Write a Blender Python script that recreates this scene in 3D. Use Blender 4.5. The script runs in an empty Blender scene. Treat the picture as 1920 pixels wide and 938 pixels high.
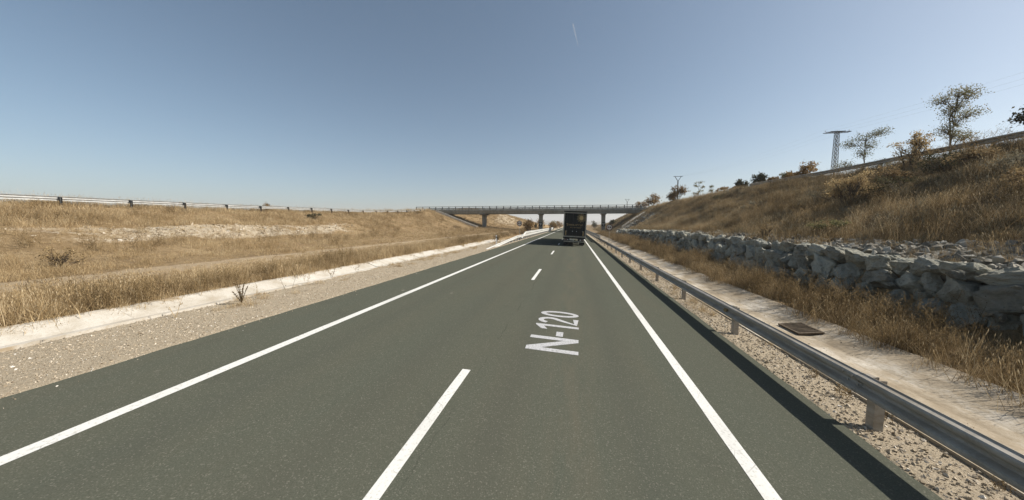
import bpy, bmesh, math, random
import numpy as np
from mathutils import Vector, Matrix, Euler, noise as mnoise

SC = bpy.context.scene
COL = SC.collection
rng = np.random.default_rng(7)
random.seed(7)
R = math.radians

# ------------------------------------------------------------------ camera, sky, sun, exposure
cam_d = bpy.data.cameras.new('camera')
cam_d.sensor_width = 36.0
cam_d.lens = 36.0 * 611 / 1920
cam_d.clip_end = 30000
cam = bpy.data.objects.new('camera', cam_d)
cam.location = (0, 0, 2.5)
cam.rotation_euler = (R(90 - 4.49), 0, R(10.63))
COL.objects.link(cam)
SC.camera = cam

SUN_EL, SUN_AZ = 40.0, 82.0          # azimuth measured from +Y (the road's direction) towards +X
world = bpy.data.worlds.new('World')
SC.world = world
world.use_nodes = True
wn, wl = world.node_tree.nodes, world.node_tree.links
wn.clear()
sky_n = wn.new('ShaderNodeTexSky')
sky_n.sky_type = 'NISHITA'
sky_n.sun_disc = False
sky_n.sun_elevation = R(SUN_EL)
sky_n.sun_rotation = R(SUN_AZ)
sky_n.altitude = 1200
sky_n.air_density = 1.0
sky_n.dust_density = 4.0
sky_n.ozone_density = 1.3
bg = wn.new('ShaderNodeBackground')
bg.inputs['Strength'].default_value = 0.082
wo = wn.new('ShaderNodeOutputWorld')
hs = wn.new('ShaderNodeHueSaturation')
hs.inputs['Saturation'].default_value = 0.92
hs.inputs['Hue'].default_value = 0.488
wl.new(sky_n.outputs[0], hs.inputs['Color'])
wl.new(hs.outputs[0], bg.inputs[0])
wl.new(bg.outputs[0], wo.inputs[0])

sun_d = bpy.data.lights.new('sun', 'SUN')
sun_d.energy = 5.0
sun_d.angle = R(0.53)
sun_d.color = (1.0, 0.94, 0.845)
sun = bpy.data.objects.new('sun', sun_d)
to_sun = Vector((math.sin(R(SUN_AZ)) * math.cos(R(SUN_EL)), math.cos(R(SUN_AZ)) * math.cos(R(SUN_EL)), math.sin(R(SUN_EL))))
sun.rotation_euler = to_sun.to_track_quat('Z', 'Y').to_euler()
sun.location = to_sun * 60
COL.objects.link(sun)

SC.view_settings.view_transform = 'Standard'
SC.view_settings.look = 'None'
SC.view_settings.exposure = 0.48
SC.view_settings.gamma = 1.0
SC.cycles.volume_bounces = 2

# ------------------------------------------------------------------ helpers: tagging, meshes
def tag(o, label=None, cat=None, group=None, kind=None):
    if label: o['label'] = label
    if cat: o['category'] = cat
    if group: o['group'] = group
    if kind: o['kind'] = kind
    return o

def empty(name, loc=(0, 0, 0), rz=0.0):
    o = bpy.data.objects.new(name, None)
    o.location = loc
    o.rotation_euler = (0, 0, rz)
    o.empty_display_size = 0.2
    COL.objects.link(o)
    return o

def link(o, parent=None):
    COL.objects.link(o)
    if parent is not None:
        o.parent = parent
    return o

class MB:
    def __init__(s):
        s.v, s.f = [], []
    def add(s, vs, fs):
        n = len(s.v)
        s.v += [tuple(p) for p in vs]
        s.f += [tuple(i + n for i in f) for f in fs]
        return s
    def box(s, c, d, rot=None):
        x, y, z = d[0] / 2, d[1] / 2, d[2] / 2
        p = [Vector(q) for q in ((-x, -y, -z), (x, -y, -z), (x, y, -z), (-x, y, -z), (-x, -y, z), (x, -y, z), (x, y, z), (-x, y, z))]
        if rot is not None:
            p = [rot @ q for q in p]
        c = Vector(c)
        return s.add([q + c for q in p], [(0, 3, 2, 1), (4, 5, 6, 7), (0, 1, 5, 4), (1, 2, 6, 5), (2, 3, 7, 6), (3, 0, 4, 7)])
    def bevbox(s, c, d, b):
        # box with chamfered edges
        bm = bmesh.new()
        bmesh.ops.create_cube(bm, size=1)
        for v in bm.verts:
            v.co = Vector((v.co.x * d[0], v.co.y * d[1], v.co.z * d[2]))
        bmesh.ops.bevel(bm, geom=list(bm.edges), offset=b, segments=2, affect='EDGES', profile=0.5)
        bm.verts.ensure_lookup_table()
        c = Vector(c)
        vs = [v.co + c for v in bm.verts]
        for i, v in enumerate(bm.verts): v.index = i
        fs = [tuple(v.index for v in f.verts) for f in bm.faces]
        bm.free()
        return s.add(vs, fs)
    def bar(s, a, b, w, h=None):
        a, b = Vector(a), Vector(b)
        h = h or w
        d = b - a
        if d.length < 1e-6: return s
        q = d.to_track_quat('Z', 'Y').to_matrix()
        return s.box((a + b) / 2, (w, h, d.length), q)
    def tube(s, pts, rad, n=6, cap=True):
        pts = [Vector(p) for p in pts]
        rings = []
        up = Vector((0.13, 0.31, 0.94))
        vs, fs = [], []
        for i, p in enumerate(pts):
            t = (pts[min(i + 1, len(pts) - 1)] - pts[max(i - 1, 0)]).normalized()
            a = t.cross(up)
            if a.length < 1e-3: a = t.cross(Vector((1, 0, 0)))
            a.normalize()
            b = t.cross(a)
            r = rad[i] if hasattr(rad, '__len__') else rad
            for k in range(n):
                an = 2 * math.pi * k / n
                vs.append(p + a * (r * math.cos(an)) + b * (r * math.sin(an)))
        for i in range(len(pts) - 1):
            for k in range(n):
                k2 = (k + 1) % n
                fs.append((i * n + k, i * n + k2, (i + 1) * n + k2, (i + 1) * n + k))
        if cap:
            fs.append(tuple(range(n - 1, -1, -1)))
            fs.append(tuple((len(pts) - 1) * n + k for k in range(n)))
        return s.add(vs, fs)
    def prism(s, poly, axis, a, b):
        # poly: 2-D points; axis: 'x','y','z' is the extrusion direction
        def P(u, v, w):
            return {'x': (w, u, v), 'y': (u, w, v), 'z': (u, v, w)}[axis]
        n = len(poly)
        vs = [P(u, v, a) for u, v in poly] + [P(u, v, b) for u, v in poly]
        fs = [tuple(range(n)), tuple(range(2 * n - 1, n - 1, -1))]
        fs += [(i, i + n, (i + 1) % n + n, (i + 1) % n) for i in range(n)]
        return s.add(vs, fs)
    def mesh(s, name, mat, smooth=False, fix=True):
        me = bpy.data.meshes.new(name)
        me.from_pydata(s.v, [], s.f)
        if fix:
            bm = bmesh.new(); bm.from_mesh(me)
            bmesh.ops.recalc_face_normals(bm, faces=bm.faces)
            bm.to_mesh(me); bm.free()
        if mat: me.materials.append(mat)
        if smooth:
            me.polygons.foreach_set('use_smooth', [True] * len(me.polygons))
        return me
    def build(s, name, mat, parent=None, smooth=False):
        return link(bpy.data.objects.new(name, s.mesh(name, mat, smooth)), parent)

def np_mesh(name, V, F, mat, tint=None, smooth=False):
    V = np.asarray(V, np.float32); F = np.asarray(F, np.int32)
    me = bpy.data.meshes.new(name)
    me.vertices.add(len(V)); me.vertices.foreach_set('co', V.ravel())
    k = F.shape[1]
    me.loops.add(F.size); me.loops.foreach_set('vertex_index', F.ravel())
    me.polygons.add(len(F))
    me.polygons.foreach_set('loop_start', np.arange(0, F.size, k, dtype=np.int32))
    me.polygons.foreach_set('loop_total', np.full(len(F), k, np.int32))
    me.polygons.foreach_set('use_smooth', np.full(len(F), bool(smooth)))
    me.update(calc_edges=True)
    if tint is not None:
        at = me.attributes.new('tint', 'FLOAT', 'POINT')
        at.data.foreach_set('value', np.asarray(tint, np.float32))
    if mat: me.materials.append(mat)
    return me

# ------------------------------------------------------------------ helpers: materials
class NT:
    def __init__(s, name):
        s.m = bpy.data.materials.new(name); s.m.use_nodes = True
        s.t = s.m.node_tree; s.n = s.t.nodes; s.l = s.t.links
        s.n.clear()
        s.out = s.n.new('ShaderNodeOutputMaterial')
        s.b = s.n.new('ShaderNodeBsdfPrincipled')
        s.l.new(s.b.outputs[0], s.out.inputs[0])
        s.co = s.n.new('ShaderNodeTexCoord')
    def obj(s): return s.co.outputs['Object']
    def pos(s):
        return s.n.new('ShaderNodeNewGeometry').outputs['Position']
    def mapping(s, vec, scale):
        m = s.n.new('ShaderNodeMapping'); m.inputs['Scale'].default_value = scale
        s.l.new(vec, m.inputs['Vector']); return m.outputs[0]
    def noise(s, vec, scale, detail=6, rough=0.6, dist=0.0):
        t = s.n.new('ShaderNodeTexNoise')
        t.inputs['Scale'].default_value = scale; t.inputs['Detail'].default_value = detail
        t.inputs['Roughness'].default_value = rough; t.inputs['Distortion'].default_value = dist
        s.l.new(vec, t.inputs['Vector']); return t.outputs['Fac']
    def voro(s, vec, scale, feat='F1', out='Distance'):
        t = s.n.new('ShaderNodeTexVoronoi'); t.feature = feat
        t.inputs['Scale'].default_value = scale
        s.l.new(vec, t.inputs['Vector']); return t.outputs[out]
    def ramp(s, fac, stops, interp='LINEAR'):
        r = s.n.new('ShaderNodeValToRGB'); r.color_ramp.interpolation = interp
        e = r.color_ramp.elements
        while len(e) < len(stops): e.new(0.5)
        for i, (p, c) in enumerate(stops):
            e[i].position = p
            e[i].color = (c, c, c, 1) if not hasattr(c, '__len__') else (*c, 1)
        s.l.new(fac, r.inputs[0]); return r.outputs[0]
    def mix(s, fac, a, b, mode='MIX'):
        m = s.n.new('ShaderNodeMix'); m.data_type = 'RGBA'; m.blend_type = mode
        for sock, v in ((m.inputs[0], fac), (m.inputs[6], a), (m.inputs[7], b)):
            if isinstance(v, (int, float)): sock.default_value = v if sock == m.inputs[0] else (v, v, v, 1)
            elif hasattr(v, 'links') or hasattr(v, 'is_linked'): s.l.new(v, sock)
            else: sock.default_value = (*v, 1)
        return m.outputs[2]
    def math(s, op, a, b=0.0, c=None):
        m = s.n.new('ShaderNodeMath'); m.operation = op
        for i, v in enumerate((a, b) if c is None else (a, b, c)):
            if isinstance(v, (int, float)): m.inputs[i].default_value = v
            else: s.l.new(v, m.inputs[i])
        return m.outputs[0]
    def sep(s, vec):
        x = s.n.new('ShaderNodeSeparateXYZ'); s.l.new(vec, x.inputs[0]); return x.outputs
    def attr(s, name):
        a = s.n.new('ShaderNodeAttribute'); a.attribute_name = name; return a
    def bump(s, h, strength=0.3, dist=0.02):
        b = s.n.new('ShaderNodeBump'); b.inputs['Strength'].default_value = strength
        b.inputs['Distance'].default_value = dist
        s.l.new(h, b.inputs['Height']); s.l.new(b.outputs[0], s.b.inputs['Normal'])
    def set(s, color=None, rough=0.8, metal=0.0, spec=0.3):
        if color is not None:
            if hasattr(color, '__len__'): s.b.inputs['Base Color'].default_value = (*color, 1)
            else: s.l.new(color, s.b.inputs['Base Color'])
        if isinstance(rough, (int, float)): s.b.inputs['Roughness'].default_value = rough
        else: s.l.new(rough, s.b.inputs['Roughness'])
        s.b.inputs['Metallic'].default_value = metal
        s.b.inputs['Specular IOR Level'].default_value = spec
        return s.m

def simple(name, col, rough=0.7, metal=0.0, var=0.25, scale=6.0, spec=0.3, bump=0.0):
    t = NT(name)
    n = t.noise(t.obj(), scale, 7, 0.65)
    lo = tuple(c * (1 - var) for c in col); hi = tuple(min(1, c * (1 + var)) for c in col)
    c = t.ramp(n, [(0.3, lo), (0.7, hi)])
    if bump: t.bump(n, bump, 0.02)
    return t.set(c, rough, metal, spec)

def foliage(name, stops, trans=0.25, rnd=0.35, patch=1.3):
    t = NT(name)
    a = t.attr('tint').outputs['Fac']
    oi = t.n.new('ShaderNodeObjectInfo')
    f = t.math('ADD', a, t.math('MULTIPLY', t.math('SUBTRACT', oi.outputs['Random'], 0.5), rnd))
    f = t.math('ADD', f, t.math('MULTIPLY', t.math('SUBTRACT', t.noise(t.pos(), 0.28, 4, 0.6), 0.5), patch))
    c = t.ramp(f, stops)
    t.set(c, 0.85, 0, 0.1)
    tr = t.n.new('ShaderNodeBsdfTranslucent'); t.l.new(c, tr.inputs[0])
    mx = t.n.new('ShaderNodeMixShader'); mx.inputs[0].default_value = trans
    t.l.new(t.b.outputs[0], mx.inputs[1]); t.l.new(tr.outputs[0], mx.inputs[2])
    t.l.new(mx.outputs[0], t.out.inputs[0])
    return t.m

M = {}
def mk_materials():
    # asphalt
    t = NT('asphalt'); p = t.pos()
    fine = t.noise(p, 75, 3, 0.7); big = t.noise(t.mapping(p, (0.9, 0.12, 1)), 1.0, 4, 0.6)
    agg = t.voro(p, 90, 'F1', 'Color')
    base = t.ramp(fine, [(0.25, (0.055, 0.059, 0.046)), (0.5, (0.08, 0.085, 0.066)), (0.75, (0.11, 0.114, 0.091))])
    base = t.mix(t.ramp(big, [(0.4, 0.0), (0.7, 0.22)]), base, (0.105, 0.092, 0.066))
    sx = t.sep(p)[0]
    track = t.math('ABSOLUTE', t.math('SUBTRACT', t.math('ABSOLUTE', t.math('ADD', sx, 0.05)), 0.85))
    tr = t.ramp(track, [(0.0, 0.3), (0.45, 0.0)])
    base = t.mix(tr, base, (0.066, 0.067, 0.055))
    lane2 = t.math('ABSOLUTE', t.math('SUBTRACT', t.math('ABSOLUTE', t.math('ADD', sx, 3.55)), 0.9))
    base = t.mix(t.ramp(lane2, [(0.0, 0.22), (0.45, 0.0)]), base, (0.066, 0.067, 0.055))
    oil = t.math('MULTIPLY', t.ramp(t.math('ABSOLUTE', t.math('ADD', sx, 0.0)), [(0.1, 1.0), (0.75, 0.0)]), t.ramp(t.noise(t.mapping(p, (2.5, 0.35, 1)), 1.0, 5, 0.65), [(0.42, 0.0), (0.7, 0.42)]))
    base = t.mix(oil, base, (0.125, 0.106, 0.076))
    blot = t.ramp(t.noise(p, 0.9, 5, 0.7, 0.6), [(0.58, 0.0), (0.72, 0.35)])
    base = t.mix(blot, base, (0.058, 0.061, 0.05))
    wob = t.math('ADD', sx, t.math('MULTIPLY', t.noise(t.mapping(p, (0.3, 1.6, 1)), 1.0, 5, 0.7), 0.22))
    seam = t.ramp(t.math('ABSOLUTE', t.math('ADD', wob, 1.42)), [(0.004, 0.55), (0.012, 0.0)])
    seam = t.math('MULTIPLY', seam, t.ramp(t.noise(t.mapping(p, (0.2, 0.5, 1)), 1.0, 3), [(0.45, 0.0), (0.6, 1.0)]))
    base = t.mix(seam, base, (0.02, 0.02, 0.018))
    sp = t.ramp(t.sep(agg)[0], [(0.9, 0.0), (0.98, 0.3)])
    base = t.mix(sp, base, (0.26, 0.24, 0.2))
    spots = t.ramp(t.voro(t.mapping(p, (1.0, 0.7, 1)), 0.75), [(0.03, 0.75), (0.05, 0.0)])
    base = t.mix(t.math('MULTIPLY', spots, t.ramp(t.noise(p, 0.8, 2), [(0.52, 0.0), (0.6, 0.7)])), base, (0.24, 0.22, 0.18))
    t.bump(fine, 0.3, 0.004)
    M['asphalt'] = t.set(base, 1.0, 0, 0.0)
    # road paint
    t = NT('road_paint'); p = t.pos()
    w = t.noise(p, 26, 5, 0.7)
    cr = t.voro(t.mapping(p, (1, 0.6, 1)), 5.0, 'DISTANCE_TO_EDGE')
    c = t.mix(t.ramp(w, [(0.3, 0.9), (0.47, 0.0)]), (0.62, 0.615, 0.58), (0.33, 0.32, 0.28))
    lowm = t.ramp(t.noise(p, 0.6, 2), [(0.55, 0.0), (0.62, 0.6)])
    c = t.mix(t.math('MULTIPLY', t.ramp(cr, [(0.0, 1.0), (0.018, 0.0)]), lowm), c, (0.12, 0.115, 0.1))
    tyre = t.ramp(t.noise(t.mapping(p, (3, 0.5, 1)), 1.0, 5, 0.7), [(0.5, 0.0), (0.75, 0.45)])
    c = t.mix(tyre, c, (0.36, 0.35, 0.32))
    t.bump(w, 0.3, 0.006)
    M['paint'] = t.set(c, 0.75, 0, 0.3)
    t = NT('grey_lettering_paint'); p = t.pos()
    c = t.ramp(t.noise(p, 30, 5, 0.7), [(0.34, (0.17, 0.17, 0.16)), (0.44, (0.36, 0.36, 0.36)), (0.6, (0.47, 0.47, 0.48))])
    M['letter_paint'] = t.set(c, 0.8, 0, 0.2)
    # concrete
    t = NT('gutter_concrete'); p = t.pos()
    n1 = t.noise(p, 1.2, 6, 0.65); n2 = t.noise(p, 24, 5, 0.7)
    c = t.ramp(n1, [(0.3, (0.33, 0.29, 0.23)), (0.5, (0.45, 0.42, 0.365)), (0.75, (0.53, 0.51, 0.465))])
    c = t.mix(t.ramp(t.noise(t.mapping(p, (1.5, 0.5, 1)), 1.1, 6, 0.7), [(0.6, 0.0), (0.75, 0.6)]), c, (0.34, 0.28, 0.2))
    c = t.mix(t.ramp(n2, [(0.3, 0.5), (0.5, 0.0)]), c, (0.28, 0.23, 0.16))
    dx = t.math('ABSOLUTE', t.math('ADD', t.sep(p)[0], 10.42))
    silt = t.math('ADD', dx, t.math('MULTIPLY', t.math('SUBTRACT', t.noise(t.mapping(p, (1.2, 0.8, 1)), 1.6, 6, 0.7), 0.5), 1.5))
    c = t.mix(t.ramp(silt, [(0.72, 0.0), (0.9, 0.85)]), c, (0.27, 0.205, 0.125))
    t.bump(n2, 0.35, 0.01)
    M['gutter'] = t.set(c, 0.9, 0, 0.2)
    t = NT('sandy_concrete'); p = t.pos()
    n1 = t.noise(t.mapping(p, (1.6, 0.7, 1)), 1.0, 7, 0.7); n2 = t.noise(p, 22, 5, 0.7)
    c = t.ramp(n1, [(0.3, (0.2, 0.155, 0.1)), (0.5, (0.34, 0.285, 0.21)), (0.7, (0.54, 0.5, 0.43))])
    c = t.mix(t.ramp(n2, [(0.35, 0.6), (0.5, 0.0)]), c, (0.22, 0.17, 0.11))
    t.bump(n2, 0.4, 0.01)
    M['gutter_sandy'] = t.set(c, 0.92, 0, 0.15)
    M['white_concrete'] = simple('pale_concrete', (0.5, 0.47, 0.41), 0.9, 0, 0.2, 2, 0.2)
    t = NT('bridge_concrete'); p = t.pos()
    n1 = t.noise(t.mapping(p, (0.8, 0.8, 0.25)), 1.0, 6, 0.65)
    c = t.ramp(n1, [(0.3, (0.23, 0.22, 0.18)), (0.6, (0.33, 0.32, 0.28)), (0.8, (0.4, 0.38, 0.34))])
    t.bump(t.noise(p, 9, 5), 0.2, 0.01)
    st = t.ramp(t.noise(t.mapping(p, (1.6, 1.6, 0.12)), 1.0, 6, 0.7), [(0.5, 0.0), (0.72, 0.55)])
    c = t.mix(st, c, (0.13, 0.115, 0.09))
    M['bridge'] = t.set(c, 0.88, 0, 0.2)
    # galvanised steel
    t = NT('galvanised_steel'); p = t.pos()
    n1 = t.noise(p, 3.5, 5, 0.6); n2 = t.voro(p, 45, 'F1', 'Color')
    c = t.ramp(n1, [(0.3, (0.27, 0.24, 0.19)), (0.7, (0.4, 0.365, 0.31))])
    c = t.mix(0.12, c, t.ramp(t.sep(n2)[0], [(0, 0.25), (1, 0.6)]))
    dirt = t.ramp(t.noise(t.mapping(p, (1, 0.4, 3)), 4, 6, 0.7), [(0.42, 0.0), (0.72, 0.7)])
    c = t.mix(dirt, c, (0.2, 0.155, 0.1))
    M['galv'] = t.set(c, t.ramp(n1, [(0.3, 0.45), (0.7, 0.62)]), 0.1, 0.35)
    M['galv_white'] = simple('weathered_zinc', (0.56, 0.56, 0.53), 0.55, 0.25, 0.12, 5)
    M['pylon'] = simple('grey_pylon_steel', (0.12, 0.125, 0.12), 0.6, 0.2, 0.2, 3)
    M['zinc'] = simple('dull_zinc', (0.40, 0.40, 0.385), 0.5, 0.25, 0.25, 3)
    M['dark_steel'] = simple('dark_steel', (0.06, 0.06, 0.055), 0.6, 0.4, 0.3, 8)
    M['rail_steel'] = simple('painted_railing', (0.055, 0.06, 0.062), 0.6, 0.2, 0.2, 4)
    # rock
    t = NT('grey_rock'); p = t.obj()
    oi = t.n.new('ShaderNodeObjectInfo')
    n1 = t.noise(p, 2.2, 8, 0.65, 0.4); n2 = t.noise(p, 14, 6, 0.7)
    c = t.ramp(n1, [(0.25, (0.15, 0.15, 0.128)), (0.45, (0.33, 0.328, 0.285)), (0.7, (0.46, 0.45, 0.39))])
    tone = t.ramp(oi.outputs['Random'], [(0.0, (0.62, 0.6, 0.56)), (0.35, (0.92, 0.93, 0.92)), (0.7, (1, 0.97, 0.9)), (1.0, (1.2, 1.2, 1.16))])
    c = t.mix(1.0, c, tone, 'MULTIPLY')
    c = t.mix(t.ramp(n2, [(0.62, 0.0), (0.74, 0.45)]), c, (0.45, 0.43, 0.37))
    c = t.mix(t.ramp(t.noise(p, 1.6, 5, 0.7), [(0.52, 0.0), (0.68, 0.6)]), c, (0.2, 0.155, 0.09))
    frac = t.noise(t.mapping(p, (1, 1, 3.0)), 2.4, 8, 0.75, 1.4)
    c = t.mix(t.ramp(frac, [(0.36, 0.7), (0.42, 0.0)]), c, (0.09, 0.085, 0.072))
    t.bump(t.math('ADD', n1, t.math('MULTIPLY', n2, 0.5)), 1.0, 0.16)
    M['rock'] = t.set(c, 0.92, 0, 0.15)
    t = NT('pebble_stone'); oi = t.n.new('ShaderNodeObjectInfo')
    c = t.ramp(oi.outputs['Random'], [(0.0, (0.2, 0.158, 0.108)), (0.25, (0.32, 0.264, 0.188)), (0.7, (0.41, 0.348, 0.262)), (0.93, (0.48, 0.42, 0.335)), (1, (0.64, 0.61, 0.55))])
    M['pebble'] = t.set(c, 0.9, 0, 0.15)
    t = NT('scree_stone'); oi = t.n.new('ShaderNodeObjectInfo')
    c = t.ramp(oi.outputs['Random'], [(0.0, (0.13, 0.115, 0.09)), (0.5, (0.24, 0.22, 0.18)), (1, (0.4, 0.375, 0.32))])
    M['scree'] = t.set(c, 0.92, 0, 0.15)
    # ground
    t = NT('ground_soil'); p = t.pos()
    z = t.attr('zone'); zc = z.outputs['Color']; s3 = t.n.new('ShaderNodeSeparateColor'); t.l.new(zc, s3.inputs[0])
    za = z.outputs['Alpha']
    n1 = t.noise(p, 0.35, 6, 0.65); n2 = t.noise(p, 5.5, 7, 0.7); n3 = t.noise(p, 40, 4, 0.75)
    g = t.ramp(n1, [(0.3, (0.175, 0.12, 0.064)), (0.5, (0.25, 0.178, 0.096)), (0.7, (0.32, 0.235, 0.132))])
    g = t.mix(t.ramp(n2, [(0.35, 0.65), (0.55, 0.0)]), g, (0.115, 0.076, 0.04))
    g = t.mix(t.ramp(n2, [(0.58, 0.0), (0.75, 0.55)]), g, (0.32, 0.235, 0.135))
    def soft(mask, lo=0.35, hi=0.65, k=0.5):
        return t.ramp(t.math('ADD', mask, t.math('MULTIPLY', t.math('SUBTRACT', n2, 0.5), k)), [(lo, 0.0), (hi, 1.0)])
    rc = t.ramp(n2, [(0.35, (0.13, 0.125, 0.11)), (0.6, (0.24, 0.225, 0.19))])          # scree soil
    g = t.mix(soft(za), g, rc)
    gr = t.ramp(n3, [(0.3, (0.25, 0.2, 0.14)), (0.5, (0.36, 0.3, 0.215)), (0.68, (0.45, 0.385, 0.29))])  # gravel
    g = t.mix(soft(s3.outputs[0]), g, gr)
    pa = t.ramp(n2, [(0.3, (0.29, 0.215, 0.13)), (0.7, (0.40, 0.315, 0.21))])            # trodden path
    g = t.mix(soft(s3.outputs[1]), g, pa)
    ch = t.ramp(n2, [(0.38, (0.22, 0.16, 0.095)), (0.52, (0.41, 0.345, 0.25)), (0.7, (0.53, 0.47, 0.38))])   # pale chalky outcrop
    g = t.mix(soft(s3.outputs[2], 0.35, 0.6, 0.9), g, ch)
    t.bump(t.math('ADD', n3, t.math('MULTIPLY', n2, 2.0)), 0.7, 0.05)
    M['ground'] = t.set(g, 0.95, 0, 0.1)
    # dry plants
    M['straw'] = foliage('dry_straw', [(0.0, (0.24, 0.165, 0.083)), (0.35, (0.37, 0.268, 0.142)), (0.7, (0.47, 0.355, 0.2)), (1.0, (0.58, 0.47, 0.31))])
    M['brown'] = foliage('brown_weeds', [(0.0, (0.10, 0.07, 0.034)), (0.4, (0.245, 0.172, 0.086)), (0.75, (0.36, 0.265, 0.14)), (1.0, (0.52, 0.41, 0.25))])
    M['olive'] = foliage('olive_leaves', [(0.0, (0.085, 0.09, 0.04)), (0.5, (0.165, 0.16, 0.075)), (1.0, (0.3, 0.24, 0.115))], 0.45, patch=0.4)
    M['grey_straw'] = foliage('grey_dry_stems', [(0.0, (0.1, 0.085, 0.05)), (0.5, (0.2, 0.175, 0.115)), (1.0, (0.33, 0.3, 0.22))])
    M['dark_leaf'] = foliage('dark_leaves', [(0.0, (0.03, 0.034, 0.02)), (0.5, (0.06, 0.06, 0.032)), (1.0, (0.12, 0.1, 0.05))], 0.3, patch=0.4)
    M['autumn'] = foliage('autumn_leaves', [(0.0, (0.10, 0.065, 0.026)), (0.5, (0.22, 0.135, 0.05)), (1.0, (0.36, 0.24, 0.1))], 0.35, patch=0.4)
    M['pale_leaf'] = foliage('pale_dry_leaves', [(0.0, (0.22, 0.16, 0.08)), (0.5, (0.38, 0.28, 0.14)), (1.0, (0.52, 0.41, 0.25))], 0.5, patch=0.4)
    M['bark'] = simple('bark', (0.11, 0.085, 0.06), 0.9, 0, 0.4, 12, 0.1, 0.5)
    # truck
    M['truck_black'] = simple('black_truck_panel', (0.018, 0.018, 0.016), 0.6, 0, 0.3, 3, 0.12)
    M['truck_frame'] = simple('truck_frame_grey', (0.3, 0.28, 0.23), 0.5, 0.3, 0.25, 4)
    M['truck_gold'] = simple('faded_gold_print', (0.5, 0.35, 0.15), 0.6, 0, 0.2, 9)
    M['truck_rust'] = simple('dusty_brown_metal', (0.33, 0.23, 0.11), 0.7, 0.1, 0.3, 9)
    M['rubber'] = simple('tyre_rubber', (0.02, 0.02, 0.019), 0.85, 0, 0.3, 12)
    M['plate'] = simple('plate_white', (0.6, 0.6, 0.55), 0.5, 0, 0.1, 9)
    t = NT('tail_lamp_red'); M['red_lamp'] = t.set((0.10, 0.012, 0.01), 0.35, 0, 0.4)
    t = NT('reflector_white'); M['reflector'] = t.set((0.65, 0.66, 0.68), 0.2, 0, 0.6)
    t = NT('windscreen_glass'); M['glass'] = t.set((0.02, 0.025, 0.03), 0.06, 0, 0.6)
    # signs
    M['sign_white'] = simple('sign_face_white', (0.6, 0.58, 0.52), 0.5, 0, 0.08, 4)
    M['sign_ring'] = simple('sign_ring_shaded_red', (0.11, 0.025, 0.02), 0.5, 0, 0.15, 4)  # red darkened: shade of the backlit face put into the colour
    M['sign_black'] = simple('sign_black', (0.018, 0.018, 0.017), 0.5, 0, 0.15, 4)
    M['white_plastic'] = simple('white_plastic', (0.75, 0.74, 0.7), 0.5, 0, 0.08, 6)
    M['cast_iron'] = simple('cast_iron', (0.115, 0.085, 0.055), 0.8, 0.1, 0.4, 10)
    M['hollow_shade'] = simple('hollow_shade_black', (0.025, 0.022, 0.018), 0.95, 0, 0.3, 4)  # near-black colour standing for the shade inside hollows
    t = NT('far_hill'); p = t.pos()
    c = t.ramp(t.noise(p, 0.004, 6, 0.6), [(0.35, (0.07, 0.08, 0.055)), (0.6, (0.2, 0.16, 0.1))])
    M['hill'] = t.set(c, 0.95, 0, 0.05)
    t = NT('vapour')
    t.set((0.9, 0.9, 0.9), 1.0, 0, 0.0)
    tp = t.n.new('ShaderNodeBsdfTransparent'); mx = t.n.new('ShaderNodeMixShader'); mx.inputs[0].default_value = 0.22
    t.l.new(tp.outputs[0], mx.inputs[1]); t.l.new(t.b.outputs[0], mx.inputs[2]); t.l.new(mx.outputs[0], t.out.inputs[0])
    M['vapour'] = t.m
mk_materials()

# ------------------------------------------------------------------ terrain
KX = 0.045                                   # crossfall of the carriageway: right side lower
def road_z(x): return -KX * x

_perm = rng.permutation(4096)
def vnoise(x, y, seed=0):
    x = np.asarray(x, float) + seed * 37.7; y = np.asarray(y, float) + seed * 11.3
    xi = np.floor(x).astype(int); yi = np.floor(y).astype(int)
    fx = x - xi; fy = y - yi
    fx = fx * fx * (3 - 2 * fx); fy = fy * fy * (3 - 2 * fy)
    def h(a, b): return _perm[(_perm[a & 4095] + b) & 4095] / 4095.0
    return (h(xi, yi) * (1 - fx) + h(xi + 1, yi) * fx) * (1 - fy) + (h(xi, yi + 1) * (1 - fx) + h(xi + 1, yi + 1) * fx) * fy
def fbm(x, y, o=4, seed=0):
    s, a, f = 0.0, 0.5, 1.0
    for i in range(o):
        s = s + a * (vnoise(x * f, y * f, seed + i) - 0.5); a *= 0.5; f *= 2.03
    return s

SECT_Y = np.array([-60, 0, 6, 15, 32, 53, 70, 84, 95, 112, 128, 160, 220, 300, 600, 4000], float)
def _iy(pairs):
    a = np.array(pairs, float); return np.interp(SECT_Y, a[:, 0], a[:, 1])
L_RX = _iy([(0, 38), (70, 38), (84, 39), (95, 45), (112, 45), (128, 40), (300, 40)])
L_RZ = _iy([(-60, 3.7), (0, 3.72), (15, 3.75), (26, 3.85), (48, 4.2), (62, 4.7), (80, 5.9), (95, 6.85), (112, 6.95), (128, 8.8), (160, 8.0), (220, 5.5), (300, 3.0), (600, 1.0), (4000, 3)])
L_MX = _iy([(0, 27), (84, 27), (95, 29), (112, 29), (128, 27), (4000, 27)])
L_MZ = _iy([(0, 1.25), (70, 1.3), (84, 1.3), (95, 1.3), (112, 1.4), (124, 5.6), (128, 6.3), (160, 5.6), (220, 3.6), (300, 1.8), (600, 0.4), (4000, 1)])
L_FX = _iy([(0, 23), (84, 23), (112, 23), (128, 18), (160, 17), (4000, 17)])
L_FZ = _iy([(0, 0.82), (112, 0.85), (128, 2.6), (160, 2.8), (220, 2.0), (300, 1.2), (600, 0.3), (4000, 0.5)])
W_TOP = _iy([(-60, 1.3), (0, 1.32), (7, 1.4), (17, 1.62), (35, 1.8), (45, 1.72), (70, 1.5), (84, 1.2), (112, 1.2), (160, 0.6), (300, 0.1), (4000, 0.0)])
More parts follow.
